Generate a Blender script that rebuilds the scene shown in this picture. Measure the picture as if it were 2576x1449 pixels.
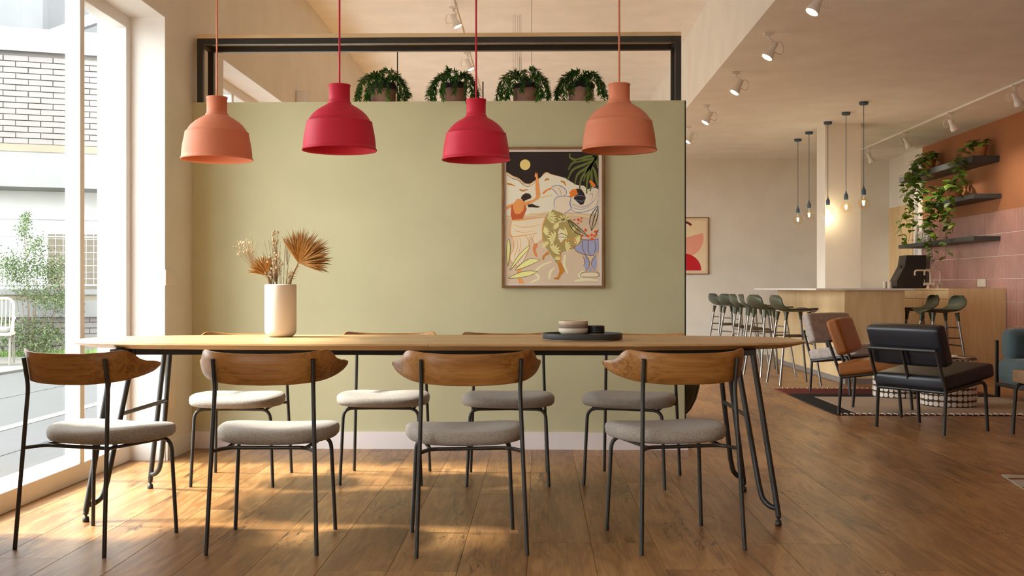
import bpy, bmesh, math, random
from mathutils import Vector, Matrix, noise
from mathutils.geometry import tessellate_polygon

scene = bpy.context.scene
COL = scene.collection
for o in list(bpy.data.objects):
    bpy.data.objects.remove(o, do_unlink=True)
random.seed(11)
PI = math.pi
rad = math.radians

# ---------------------------------------------------------------- camera
cam_d = bpy.data.cameras.new('camera')
cam_d.sensor_fit = 'HORIZONTAL'
cam_d.sensor_width = 36.0
cam_d.lens = 36.0 * 2750.0 / 2576.0
cam_d.clip_end = 200
cam = bpy.data.objects.new('camera', cam_d)
COL.objects.link(cam)
cam.location = (0, 0, 1.0)
cam.rotation_euler = (rad(90), 0, math.atan(67 / 2750.0))
scene.camera = cam

# ---------------------------------------------------------------- sky, sun, exposure
world = bpy.data.worlds.new('sky')
scene.world = world
world.use_nodes = True
bg = world.node_tree.nodes['Background']
bg.inputs['Color'].default_value = (0.93, 0.97, 1.0, 1)
bg.inputs['Strength'].default_value = 11.0

sun_d = bpy.data.lights.new('sun', 'SUN')
sun_d.energy = 15.0
sun_d.angle = rad(8.0)
sun_d.color = (1.0, 0.95, 0.86)
sun = bpy.data.objects.new('sun', sun_d)
COL.objects.link(sun)
sun.location = (-8, 6, 9)
sun.rotation_euler = Vector((1.0, -0.03, -1.10)).to_track_quat('-Z', 'Y').to_euler()

scene.view_settings.view_transform = 'Standard'
scene.view_settings.look = 'None'
scene.view_settings.gamma = 1.0
scene.view_settings.use_curve_mapping = False
scene.view_settings.exposure = -0.14
scene.cycles.max_bounces = 10
scene.cycles.diffuse_bounces = 6
scene.cycles.glossy_bounces = 4
scene.cycles.transparent_max_bounces = 16
scene.cycles.sample_clamp_indirect = 6.0
scene.cycles.caustics_reflective = False
scene.cycles.caustics_refractive = False

SPOT_W = 34.0
BULB_W = 3.2
WARM = (1.0, 0.87, 0.70)

# ---------------------------------------------------------------- materials
def srgb(r, g, b):
    f = lambda c: ((c / 255.0) / 12.92) if c / 255.0 <= 0.04045 else (((c / 255.0) + 0.055) / 1.055) ** 2.4
    return (f(r), f(g), f(b), 1.0)

MATS = {}
def newmat(name):
    m = bpy.data.materials.new(name)
    m.use_nodes = True
    MATS[name] = m
    nt = m.node_tree
    return m, nt, nt.nodes['Principled BSDF']

def nd(nt, t, **kw):
    n = nt.nodes.new(t)
    for k, v in kw.items():
        if k.startswith('_'):
            setattr(n, k[1:], v)
        else:
            n.inputs[k.replace('~', ' ')].default_value = v
    return n

def lk(nt, a, b):
    nt.links.new(a, b)

def ramp(nt, fac, stops):
    r = nt.nodes.new('ShaderNodeValToRGB')
    e = r.color_ramp.elements
    while len(e) < len(stops):
        e.new(0.5)
    for el, (p, c) in zip(e, stops):
        el.position = p
        el.color = c
    lk(nt, fac, r.inputs['Fac'])
    return r.outputs['Color']

def bump(nt, bs, height, strength, dist=0.01):
    b = nd(nt, 'ShaderNodeBump', Strength=strength, Distance=dist)
    lk(nt, height, b.inputs['Height'])
    lk(nt, b.outputs['Normal'], bs.inputs['Normal'])

def mix(nt, fac, a, b, mode='MIX'):
    m = nt.nodes.new('ShaderNodeMix')
    m.data_type = 'RGBA'
    m.blend_type = mode
    if isinstance(fac, (int, float)):
        m.inputs['Factor'].default_value = fac
    else:
        lk(nt, fac, m.inputs['Factor'])
    for s, v in ((6, a), (7, b)):
        if isinstance(v, tuple):
            m.inputs[s].default_value = v
        else:
            lk(nt, v, m.inputs[s])
    return m.outputs[2]

def paint(name, col, rough=0.75, bscale=180.0, bstr=0.08, var=0.04, spec=0.3, metal=0.0):
    m, nt, bs = newmat(name)
    tc = nd(nt, 'ShaderNodeTexCoord')
    n = nd(nt, 'ShaderNodeTexNoise', Scale=bscale, Detail=3.0)
    lk(nt, tc.outputs['Object'], n.inputs['Vector'])
    n2 = nd(nt, 'ShaderNodeTexNoise', Scale=3.0, Detail=2.0)
    lk(nt, tc.outputs['Object'], n2.inputs['Vector'])
    lo = tuple(c * (1 - var) for c in col[:3]) + (1,)
    hi = tuple(min(1, c * (1 + var)) for c in col[:3]) + (1,)
    lk(nt, ramp(nt, n2.outputs['Fac'], [(0.3, lo), (0.7, hi)]), bs.inputs['Base Color'])
    bs.inputs['Roughness'].default_value = rough
    bs.inputs['Specular IOR Level'].default_value = spec
    bs.inputs['Metallic'].default_value = metal
    if bstr:
        bump(nt, bs, n.outputs['Fac'], bstr, 0.004)
    return m

def wood(name, dark, mid, light, axis=0, grain=1.0, rough=0.45, cracks=False, vary=0.0, fine=1.0, straight=1.0):
    """grain runs along axis; each object gets its own offset so repeats differ"""
    m, nt, bs = newmat(name)
    tc = nd(nt, 'ShaderNodeTexCoord')
    oi = nd(nt, 'ShaderNodeObjectInfo')
    off = nd(nt, 'ShaderNodeVectorMath', _operation='SCALE')
    off.inputs[0].default_value = (37.0, 53.0, 29.0)
    lk(nt, oi.outputs['Random'], off.inputs['Scale'])
    add = nd(nt, 'ShaderNodeVectorMath', _operation='ADD')
    lk(nt, tc.outputs['Object'], add.inputs[0])
    lk(nt, off.outputs[0], add.inputs[1])
    def mapped(along, across):
        mp = nt.nodes.new('ShaderNodeMapping')
        s = [across * grain] * 3
        s[axis] = along * grain
        mp.inputs['Scale'].default_value = s
        lk(nt, add.outputs[0], mp.inputs['Vector'])
        return mp.outputs[0]
    n1 = nd(nt, 'ShaderNodeTexNoise', Scale=1.0, Detail=4.0, Roughness=0.6, Distortion=0.6)
    lk(nt, mapped(1.4 / straight, 9.0), n1.inputs['Vector'])
    n2 = nd(nt, 'ShaderNodeTexNoise', Scale=1.0, Detail=5.0, Roughness=0.7)
    lk(nt, mapped(3.0 * fine / straight, 130.0 * fine), n2.inputs['Vector'])
    n3 = nd(nt, 'ShaderNodeTexNoise', Scale=1.0, Detail=2.0)
    lk(nt, mapped(0.8, 2.2), n3.inputs['Vector'])
    # growth-ring bands bent by the low noise
    mul = nd(nt, 'ShaderNodeMath', _operation='MULTIPLY'); mul.inputs[1].default_value = 26.0
    lk(nt, n1.outputs['Fac'], mul.inputs[0])
    sn = nd(nt, 'ShaderNodeMath', _operation='SINE'); lk(nt, mul.outputs[0], sn.inputs[0])
    ma = nd(nt, 'ShaderNodeMath', _operation='MULTIPLY_ADD'); ma.inputs[1].default_value = 0.18; ma.inputs[2].default_value = 0.5
    lk(nt, sn.outputs[0], ma.inputs[0])
    f1 = nd(nt, 'ShaderNodeMix'); f1.inputs['Factor'].default_value = 0.55
    lk(nt, ma.outputs[0], f1.inputs[2]); lk(nt, n2.outputs['Fac'], f1.inputs[3])
    f2 = nd(nt, 'ShaderNodeMix'); f2.inputs['Factor'].default_value = 0.4
    lk(nt, f1.outputs[0], f2.inputs[2]); lk(nt, n3.outputs['Fac'], f2.inputs[3])
    col = ramp(nt, f2.outputs[0], [(0.36, dark), (0.50, mid), (0.65, light)])
    if cracks:
        n4 = nd(nt, 'ShaderNodeTexNoise', Scale=1.0, Detail=6.0, Roughness=0.65, Distortion=1.2)
        lk(nt, mapped(1.1, 7.0), n4.inputs['Vector'])
        k = ramp(nt, n4.outputs['Fac'], [(0.575, (0, 0, 0, 1)), (0.70, (1, 1, 1, 1))])
        col = mix(nt, k, col, tuple(c * 0.42 for c in dark[:3]) + (1,))
        n5 = nd(nt, 'ShaderNodeTexNoise', Scale=1.0, Detail=3.0, Roughness=0.5, Distortion=2.0)
        lk(nt, mapped(1.6, 12.0), n5.inputs['Vector'])
        ab = nd(nt, 'ShaderNodeMath', _operation='SUBTRACT'); ab.inputs[1].default_value = 0.5
        lk(nt, n5.outputs['Fac'], ab.inputs[0])
        ab2 = nd(nt, 'ShaderNodeMath', _operation='ABSOLUTE'); lk(nt, ab.outputs[0], ab2.inputs[0])
        line = ramp(nt, ab2.outputs[0], [(0.004, (1, 1, 1, 1)), (0.016, (0, 0, 0, 1))])
        n6 = nd(nt, 'ShaderNodeTexNoise', Scale=1.0, Detail=2.0)
        lk(nt, mapped(1.3, 3.5), n6.inputs['Vector'])
        msk = ramp(nt, n6.outputs['Fac'], [(0.55, (0, 0, 0, 1)), (0.64, (1, 1, 1, 1))])
        lm = mix(nt, 1.0, line, msk, 'MULTIPLY')
        col = mix(nt, lm, col, (0.035, 0.02, 0.012, 1))
    if vary:
        hsv = nt.nodes.new('ShaderNodeHueSaturation')
        mr = nd(nt, 'ShaderNodeMapRange'); mr.inputs['To Min'].default_value = 1 - vary; mr.inputs['To Max'].default_value = 1 + vary
        lk(nt, oi.outputs['Random'], mr.inputs['Value'])
        lk(nt, mr.outputs[0], hsv.inputs['Value'])
        lk(nt, col, hsv.inputs['Color'])
        col = hsv.outputs['Color']
    lk(nt, col, bs.inputs['Base Color'])
    bs.inputs['Roughness'].default_value = rough
    bs.inputs['Specular IOR Level'].default_value = 0.4
    bump(nt, bs, f1.outputs[0], 0.12, 0.002)
    return m

def fabric(name, col, col2, scale=420.0, bstr=0.6, rough=0.95, sheen=0.2):
    m, nt, bs = newmat(name)
    tc = nd(nt, 'ShaderNodeTexCoord')
    n = nd(nt, 'ShaderNodeTexNoise', Scale=scale, Detail=2.0)
    lk(nt, tc.outputs['Object'], n.inputs['Vector'])
    lk(nt, ramp(nt, n.outputs['Fac'], [(0.38, col2), (0.62, col)]), bs.inputs['Base Color'])
    bs.inputs['Roughness'].default_value = rough
    bs.inputs['Specular IOR Level'].default_value = 0.15
    bs.inputs['Sheen Weight'].default_value = sheen
    bump(nt, bs, n.outputs['Fac'], bstr, 0.004)
    return m

def glow(name, col, strength):
    m, nt, bs = newmat(name)
    bs.inputs['Base Color'].default_value = (0.9, 0.9, 0.9, 1)
    bs.inputs['Emission Color'].default_value = col
    bs.inputs['Emission Strength'].default_value = strength
    return m

def pane_mat(name, gloss, tint=(1, 1, 1, 1)):
    m, nt, bs = newmat(name)
    nt.nodes.remove(bs)
    out = nt.nodes['Material Output']
    tr = nd(nt, 'ShaderNodeBsdfTransparent', Color=tint)
    gl = nd(nt, 'ShaderNodeBsdfGlossy', Roughness=0.02)
    lw = nd(nt, 'ShaderNodeLayerWeight', Blend=gloss)
    mx = nt.nodes.new('ShaderNodeMixShader')
    # same from both faces of the pane: a little gloss head-on, more at a glance
    pw = nd(nt, 'ShaderNodeMath', _operation='POWER'); pw.inputs[1].default_value = 5.0
    lw.inputs['Blend'].default_value = 0.5
    lk(nt, lw.outputs['Facing'], pw.inputs[0])
    ml = nd(nt, 'ShaderNodeMath', _operation='MULTIPLY_ADD'); ml.inputs[1].default_value = 0.35; ml.inputs[2].default_value = gloss * 0.4
    lk(nt, pw.outputs[0], ml.inputs[0])
    lk(nt, ml.outputs[0], mx.inputs[0]); lk(nt, tr.outputs[0], mx.inputs[1]); lk(nt, gl.outputs[0], mx.inputs[2])
    lk(nt, mx.outputs[0], out.inputs['Surface'])
    return m

M_wall = paint('wall_paint', (0.79, 0.75, 0.665, 1), 0.85)
M_ceil = paint('ceiling_paint', (0.85, 0.85, 0.825, 1), 0.9)
M_white = paint('white_trim', (0.74, 0.71, 0.675, 1), 0.5, bstr=0.02)
M_winframe = paint('window_frame_white', (0.76, 0.745, 0.715, 1), 0.45, bstr=0.02)
M_base = paint('pale_baseboard', (0.80, 0.74, 0.73, 1), 0.6, bstr=0.02)
M_green = paint('sage_wall', (0.53, 0.51, 0.325, 1), 0.85)
M_greenedge = paint('dark_edge', (0.03, 0.035, 0.03, 1), 0.6)
M_black = paint('black_steel', (0.022, 0.021, 0.019, 1), 0.42, bstr=0.05, var=0.1, spec=0.5)
M_blackwood = paint('dark_apron', (0.012, 0.011, 0.010, 1), 0.6, bstr=0.02)
M_floor = wood('oak_floor', (0.15, 0.066, 0.021, 1), (0.295, 0.143, 0.048, 1), (0.45, 0.25, 0.095, 1), axis=1, grain=1.0, rough=0.36, cracks=True, vary=0.12, fine=0.8)
M_sub = paint('subfloor', (0.05, 0.03, 0.018, 1), 0.9, bstr=0)
M_table = wood('table_oak', (0.36, 0.21, 0.085, 1), (0.48, 0.295, 0.13, 1), (0.58, 0.38, 0.185, 1), axis=0, grain=1.3, rough=0.42, fine=0.7)
M_back = wood('chair_oak', (0.145, 0.055, 0.012, 1), (0.31, 0.138, 0.034, 1), (0.42, 0.205, 0.062, 1), axis=0, grain=2.2, rough=0.38, fine=0.42, straight=2.2)
M_ply = wood('birch_ply', (0.58, 0.40, 0.20, 1), (0.68, 0.49, 0.26, 1), (0.74, 0.56, 0.32, 1), axis=2, grain=0.7, rough=0.55, fine=0.6)
M_shelfwood = wood('shelf_birch', (0.60, 0.42, 0.22, 1), (0.70, 0.52, 0.30, 1), (0.76, 0.60, 0.38, 1), axis=0, grain=0.9, rough=0.5)
M_benchwood = wood('pale_walnut', (0.26, 0.15, 0.09, 1), (0.38, 0.23, 0.14, 1), (0.48, 0.31, 0.20, 1), axis=0, grain=1.5, rough=0.5)
M_seat = fabric('seat_boucle', (0.44, 0.40, 0.35, 1), (0.25, 0.225, 0.195, 1), 330.0, 0.7)
M_salmon = paint('salmon_rubber', (0.66, 0.228, 0.127, 1), 0.62, bscale=500, bstr=0.05)
M_red = paint('raspberry_rubber', (0.60, 0.020, 0.055, 1), 0.58, bscale=500, bstr=0.05)
M_ceramic = paint('matte_ceramic', (0.66, 0.60, 0.53, 1), 0.6, bstr=0.03)
M_trayblack = paint('charcoal_stoneware', (0.045, 0.045, 0.044, 1), 0.55, bscale=600, bstr=0.08, var=0.25)
M_rawclay = paint('raw_clay', (0.46, 0.39, 0.29, 1), 0.85, bscale=500, bstr=0.1)
M_sand = paint('sand_glaze', (0.60, 0.47, 0.33, 1), 0.5, bstr=0.05, var=0.12)
M_mauve = paint('mauve_glaze', (0.27, 0.19, 0.15, 1), 0.5, bstr=0.05, var=0.15)
M_cream = paint('cream_glaze', (0.70, 0.62, 0.47, 1), 0.5, bstr=0.05, var=0.08)
M_blackglaze = paint('black_glaze', (0.02, 0.02, 0.02, 1), 0.35, bstr=0.03)
M_palm = wood('dried_palm', (0.20, 0.085, 0.016, 1), (0.36, 0.17, 0.038, 1), (0.50, 0.27, 0.075, 1), axis=2, grain=3.0, rough=0.7)
M_stem = paint('dry_stem', (0.30, 0.15, 0.06, 1), 0.8, bstr=0.05, var=0.2)
M_twig = paint('dark_twig', (0.10, 0.065, 0.05, 1), 0.8, bstr=0.05, var=0.2)
M_bloom = paint('dry_blossom', (0.66, 0.50, 0.31, 1), 0.85, bstr=0.05, var=0.2)
M_fern = paint('fern_green', (0.028, 0.12, 0.012, 1), 0.5, bstr=0.0, var=0.35)
M_fern2 = paint('fern_green_light', (0.06, 0.20, 0.02, 1), 0.5, bstr=0.0, var=0.35)
M_burlap = fabric('black_liner', (0.03, 0.026, 0.024, 1), (0.012, 0.01, 0.01, 1), 120.0, 0.6)
M_terra = paint('weathered_terracotta', (0.36, 0.20, 0.15, 1), 0.9, bscale=40, bstr=0.15, var=0.28)
M_terra2 = paint('terracotta', (0.48, 0.20, 0.08, 1), 0.85, bscale=60, bstr=0.1, var=0.1)
M_leaf = paint('ivy_green', (0.10, 0.20, 0.018, 1), 0.4, bstr=0.0, var=0.3, spec=0.5)
M_leaf2 = paint('ivy_lime', (0.24, 0.36, 0.03, 1), 0.4, bstr=0.0, var=0.2, spec=0.5)
M_vine = paint('vine_stem', (0.11, 0.08, 0.03, 1), 0.7, bstr=0.0)
M_peach = paint('peach_paint', (0.40, 0.165, 0.075, 1), 0.85)
M_tile = paint('pink_glaze', (0.50, 0.26, 0.215, 1), 0.22, bscale=30, bstr=0.03, var=0.1, spec=0.5)
M_grout = paint('pink_grout', (0.42, 0.19, 0.15, 1), 0.9)
M_groutw = paint('white_grout', (0.72, 0.55, 0.48, 1), 0.9)
M_shelf = paint('graphite_laminate', (0.060, 0.064, 0.064, 1), 0.5, bscale=500, bstr=0.04)
M_lampwhite = paint('white_lamp_metal', (0.82, 0.80, 0.77, 1), 0.4, bstr=0.0)
M_blue = paint('petrol_silicone', (0.075, 0.125, 0.185, 1), 0.6, bstr=0.03)
M_counter = paint('white_laminate', (0.80, 0.76, 0.72, 1), 0.4, bstr=0.02)
M_plinth = paint('grey_plinth', (0.24, 0.20, 0.18, 1), 0.6)
M_stool = paint('olive_plastic', (0.050, 0.062, 0.038, 1), 0.38, bscale=300, bstr=0.03, spec=0.5)
M_chrome = paint('brushed_steel', (0.27, 0.255, 0.235, 1), 0.33, bstr=0.0, metal=1.0)
M_machine = paint('black_machine', (0.030, 0.025, 0.022, 1), 0.4, bstr=0.03)
M_beige = paint('beige_tap', (0.66, 0.55, 0.44, 1), 0.45, bstr=0.0)
M_greyfab = fabric('grey_suede', (0.42, 0.37, 0.345, 1), (0.34, 0.30, 0.28, 1), 26.0, 0.25)
M_tan = paint('tan_leather', (0.34, 0.115, 0.022, 1), 0.45, bscale=220, bstr=0.15, var=0.12, spec=0.45)
M_navy = paint('navy_leather', (0.007, 0.010, 0.019, 1), 0.38, bscale=220, bstr=0.12, var=0.12, spec=0.5)
M_teal = fabric('teal_wool', (0.075, 0.115, 0.125, 1), (0.05, 0.08, 0.09, 1), 260.0, 0.3)
M_pouf = paint('bottle_green_leather', (0.022, 0.035, 0.022, 1), 0.45, bscale=160, bstr=0.15)
M_rugbeige = fabric('rug_beige', (0.42, 0.33, 0.25, 1), (0.36, 0.28, 0.21, 1), 160.0, 0.5, 0.95, 0.0)
M_rugmaroon = fabric('rug_maroon', (0.16, 0.035, 0.028, 1), (0.12, 0.025, 0.02, 1), 160.0, 0.5, 0.95, 0.0)
M_rugblack = fabric('rug_black', (0.022, 0.022, 0.022, 1), (0.014, 0.014, 0.014, 1), 160.0, 0.5, 0.95, 0.0)
M_rugred = fabric('rug_red', (0.30, 0.07, 0.03, 1), (0.22, 0.05, 0.02, 1), 160.0, 0.5, 0.95, 0.0)
M_rugpale = fabric('rug_pale', (0.50, 0.45, 0.36, 1), (0.42, 0.38, 0.30, 1), 160.0, 0.5, 0.95, 0.0)
M_stitch = fabric('white_yarn', (0.85, 0.80, 0.72, 1), (0.75, 0.70, 0.62, 1), 200.0, 0.3, 0.95, 0.0)
M_drum = paint('brown_enamel', (0.07, 0.042, 0.025, 1), 0.4, bstr=0.0)
M_pebble = paint('white_enamel', (0.66, 0.60, 0.53, 1), 0.4, bstr=0.0, var=0.1)
M_paper = paint('magazine_paper', (0.72, 0.66, 0.58, 1), 0.6, bstr=0.0)
M_pic1 = paint('magazine_picture', (0.25, 0.12, 0.06, 1), 0.6, bstr=0.0)
M_pic2 = paint('magazine_green', (0.08, 0.14, 0.05, 1), 0.6, bstr=0.0)
M_plate = paint('switch_plastic', (0.80, 0.74, 0.64, 1), 0.45, bstr=0.0)
M_wire = paint('steel_wire', (0.20, 0.18, 0.16, 1), 0.5, bstr=0.0)
M_lens = glow('lit_lens', (1.0, 0.93, 0.78, 1), 18.0)
M_lensdim = glow('dim_lens', (1.0, 0.95, 0.85, 1), 2.2)
M_fil = glow('lit_filament', (1.0, 0.86, 0.55, 1), 60.0)
M_bulb = pane_mat('bulb_glass', 0.04, (1.0, 0.95, 0.85, 1))
M_glass = pane_mat('window_glass', 0.06, (0.97, 0.985, 0.98, 1))
M_asphalt = paint('asphalt', (0.048, 0.049, 0.051, 1), 0.9, bscale=90, bstr=0.2)
M_bouncepave = paint('bounce_paving', (0.58, 0.575, 0.565, 1), 0.85, bscale=50, bstr=0.1)  # for the added paving out of view; pale to bounce daylight indoors
M_pave = paint('pavement', (0.12, 0.115, 0.10, 1), 0.9, bscale=60, bstr=0.1)
M_joint = paint('tar_joint', (0.038, 0.038, 0.040, 1), 0.9, bstr=0.0)
M_recess = paint('recess_render', (0.60, 0.60, 0.585, 1), 0.9)
M_farwall = paint('far_wall', (0.15, 0.152, 0.155, 1), 0.9)
M_roadline = paint('road_white', (0.16, 0.16, 0.16, 1), 0.8, bstr=0.0)
M_brick = paint('pale_brick', (0.195, 0.178, 0.170, 1), 0.9, bscale=40, bstr=0.4, var=0.10)
M_mortar = paint('mortar', (0.125, 0.115, 0.107, 1), 0.95, bscale=60, bstr=0.3)
M_render = paint('white_render', (0.20, 0.199, 0.195, 1), 0.9, bscale=60, bstr=0.1)
M_greyrender = paint('grey_render', (0.16, 0.16, 0.16, 1), 0.9)
M_tanext = paint('timber_trim', (0.20, 0.170, 0.125, 1), 0.8)
M_railing = paint('white_railing', (0.40, 0.40, 0.40, 1), 0.5, bstr=0.0)
M_bush = paint('bush_green', (0.075, 0.12, 0.045, 1), 0.7, bstr=0.0, var=0.3)
M_bush2 = paint('bush_light', (0.15, 0.19, 0.09, 1), 0.7, bstr=0.0, var=0.3)
M_bark = paint('bark', (0.16, 0.10, 0.06, 1), 0.9)
M_grass = paint('grass', (0.18, 0.30, 0.07, 1), 0.9, bscale=40, bstr=0.5, var=0.3)
M_cane = paint('pale_cane', (0.55, 0.46, 0.32, 1), 0.7)
M_extglass = paint('facade_glass', (0.35, 0.42, 0.48, 1), 0.15, bstr=0.0)

# ---------------------------------------------------------------- mesh helpers
def V(*a):
    return Vector(a)

class MB:
    def __init__(self):
        self.v = []; self.f = []; self.mi = []; self.sm = []
    def add(self, verts, faces, mi=0, smooth=False, xf=None):
        b = len(self.v)
        for p in verts:
            p = Vector(p)
            self.v.append(xf @ p if xf is not None else p)
        for f in faces:
            self.f.append([b + i for i in f]); self.mi.append(mi); self.sm.append(smooth)
        return self
    def box(self, x0, x1, y0, y1, z0, z1, mi=0, xf=None):
        vs = [(x0, y0, z0), (x1, y0, z0), (x1, y1, z0), (x0, y1, z0), (x0, y0, z1), (x1, y0, z1), (x1, y1, z1), (x0, y1, z1)]
        fs = [(0, 3, 2, 1), (4, 5, 6, 7), (0, 1, 5, 4), (1, 2, 6, 5), (2, 3, 7, 6), (3, 0, 4, 7)]
        return self.add(vs, fs, mi, False, xf)
    def cbox(self, x0, x1, y0, y1, z0, z1, c=0.005, mi=0, xf=None):
        """box with chamfered edges"""
        r = min(c, (x1 - x0) / 2.01, (y1 - y0) / 2.01, (z1 - z0) / 2.01)
        return self.rbox(V((x0 + x1) / 2, (y0 + y1) / 2, (z0 + z1) / 2), x1 - x0, y1 - y0, z1 - z0, r, 1, mi, xf, False)
    def rbox(self, c, sx, sy, sz, r, seg=4, mi=0, xf=None, smooth=True, puff=0.0):
        """box with rounded edges: a gridded cube pulled in to the rounding"""
        h = (sx / 2, sy / 2, sz / 2)
        ticks = []
        for a in range(3):
            lo = [-h[a] + r * (1 - math.cos(i / seg * PI / 2)) for i in range(seg + 1)]
            mids = [] if not puff else [-(h[a] - r) * 0.5, 0.0, (h[a] - r) * 0.5]
            hi = [-x for x in reversed(lo)]
            ticks.append(lo + mids + hi)
        idx = {}
        verts = []; faces = []
        def vid(i, j, k):
            key = (i, j, k)
            if key not in idx:
                p = V(ticks[0][i], ticks[1][j], ticks[2][k])
                q = V(*(max(-(h[a] - r), min(h[a] - r, p[a])) for a in range(3)))
                # position on the unit cube of the corner zone -> sphere
                d = p - q
                if d.length > 1e-9:
                    d = d.normalized() * r
                s = q + d
                if puff:
                    fx = 1 - (s.x / h[0]) ** 2; fy = 1 - (s.y / h[1]) ** 2; fz = 1 - (s.z / h[2]) ** 2
                    s.z += math.copysign(puff * max(0, fx) * max(0, fy), s.z) if abs(s.z) > h[2] - r * 0.6 else 0
                    s.y += math.copysign(puff * 0.4 * max(0, fx) * max(0, fz), s.y) if abs(s.y) > h[1] - r * 0.6 else 0
                idx[key] = len(verts); verts.append(s + c)
            return idx[key]
        n = [len(t) - 1 for t in ticks]
        for i in range(n[0]):
            for j in range(n[1]):
                faces.append((vid(i, j, 0), vid(i, j + 1, 0), vid(i + 1, j + 1, 0), vid(i + 1, j, 0)))
                faces.append((vid(i, j, n[2]), vid(i + 1, j, n[2]), vid(i + 1, j + 1, n[2]), vid(i, j + 1, n[2])))
        for i in range(n[0]):
            for k in range(n[2]):
                faces.append((vid(i, 0, k), vid(i + 1, 0, k), vid(i + 1, 0, k + 1), vid(i, 0, k + 1)))
                faces.append((vid(i, n[1], k), vid(i, n[1], k + 1), vid(i + 1, n[1], k + 1), vid(i + 1, n[1], k)))
        for j in range(n[1]):
            for k in range(n[2]):
                faces.append((vid(0, j, k), vid(0, j, k + 1), vid(0, j + 1, k + 1), vid(0, j + 1, k)))
                faces.append((vid(n[0], j, k), vid(n[0], j + 1, k), vid(n[0], j + 1, k + 1), vid(n[0], j, k + 1)))
        return self.add(verts, faces, mi, smooth, xf)
    def tube(self, path, r, seg=10, mi=0, caps=True, xf=None):
        P = [Vector(p) for p in path]
        n = len(P)
        rr = r if isinstance(r, (list, tuple)) else [r] * n
        t0 = (P[1] - P[0]).normalized()
        up = V(0, 0, 1) if abs(t0.z) < 0.9 else V(1, 0, 0)
        a = t0.cross(up).normalized()
        verts = []; faces = []
        for i in range(n):
            t = (P[min(i + 1, n - 1)] - P[max(i - 1, 0)]).normalized()
            a = (a - t * a.dot(t)).normalized()
            b = t.cross(a)
            for s in range(seg):
                w = 2 * PI * s / seg
                verts.append(P[i] + (a * math.cos(w) + b * math.sin(w)) * rr[i])
        for i in range(n - 1):
            for s in range(seg):
                s2 = (s + 1) % seg
                faces.append((i * seg + s, i * seg + s2, (i + 1) * seg + s2, (i + 1) * seg + s))
        self.add(verts, faces, mi, True, xf)
        if caps:
            self.add(verts[:seg], [tuple(reversed(range(seg)))], mi, False, xf)
            self.add(verts[-seg:], [tuple(range(seg))], mi, False, xf)
        return self
    def lathe(self, prof, seg=32, c=(0, 0, 0), mi=0, smooth=True, xf=None):
        """prof: (r, z) pairs, bottom to top on the outside"""
        c = Vector(c); verts = []; faces = []
        ring = []
        for r, z in prof:
            if r < 1e-6:
                ring.append([len(verts)]); verts.append(c + V(0, 0, z))
            else:
                ring.append(list(range(len(verts), len(verts) + seg)))
                for s in range(seg):
                    w = 2 * PI * s / seg
                    verts.append(c + V(r * math.cos(w), r * math.sin(w), z))
        for A, B in zip(ring, ring[1:]):
            for s in range(seg):
                s2 = (s + 1) % seg
                if len(A) == 1 and len(B) == 1: continue
                if len(A) == 1: faces.append((A[0], B[s2], B[s]))
                elif len(B) == 1: faces.append((A[s], A[s2], B[0]))
                else: faces.append((A[s], A[s2], B[s2], B[s]))
        return self.add(verts, faces, mi, smooth, xf)
    def prism(self, poly, z0, z1, mi=0, xf=None):
        n = len(poly)
        vs = [(x, y, z0) for x, y in poly] + [(x, y, z1) for x, y in poly]
        fs = [tuple(reversed(range(n))), tuple(range(n, 2 * n))]
        fs += [(i, (i + 1) % n, n + (i + 1) % n, n + i) for i in range(n)]
        return self.add(vs, fs, mi, False, xf)
    def ball(self, c, r, seg=8, rings=5, mi=0, sz=1.0):
        prof = [(r * math.sin(PI * i / rings), -r * sz * math.cos(PI * i / rings)) for i in range(rings + 1)]
        prof[0] = (0, -r * sz); prof[-1] = (0, r * sz)
        return self.lathe(prof, seg, c, mi)
    def mesh(self, name, mats):
        me = bpy.data.meshes.new(name)
        me.from_pydata([tuple(p) for p in self.v], [], self.f)
        for m in (mats if isinstance(mats, (list, tuple)) else [mats]):
            me.materials.append(m)
        me.polygons.foreach_set('material_index', self.mi)
        me.polygons.foreach_set('use_smooth', self.sm)
        me.update()
        return me
    def build(self, name, mats, parent=None, loc=None, rot=None):
        return link(name, self.mesh(name, mats), parent, loc, rot)

def link(name, me, parent=None, loc=None, rot=None):
    o = bpy.data.objects.new(name, me)
    COL.objects.link(o)
    o.parent = parent
    if loc is not None: o.location = loc
    if rot is not None: o.rotation_euler = rot
    return o

def tag(o, label=None, cat=None, group=None, kind=None):
    if label: o['label'] = label
    if cat: o['category'] = cat
    if group: o['group'] = group
    if kind: o['kind'] = kind
    return o

def thing(name, label, cat, loc=(0, 0, 0), rz=0.0, group=None):
    o = bpy.data.objects.new(name, None)
    o.empty_display_size = 0.1
    COL.objects.link(o)
    o.location = loc
    o.rotation_euler = (0, 0, rz)
    return tag(o, label, cat, group)

def copy_tree(root, loc, rz, label=None):
    def rec(o, parent):
        c = o.copy(); COL.objects.link(c); c.parent = parent
        for ch in [x for x in KIDS.get(o.name, [])]:
            rec(ch, c)
        return c
    r = rec(root, None)
    r.location = loc
    r.rotation_euler = (0, 0, rz)
    if label: r['label'] = label
    return r

KIDS = {}
def index_kids(*roots):
    """remember a thing's children so copying does not search the scene"""
    def rec(o):
        KIDS[o.name] = list(o.children)
        for c in o.children: rec(c)
    for r in roots: rec(r)

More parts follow.
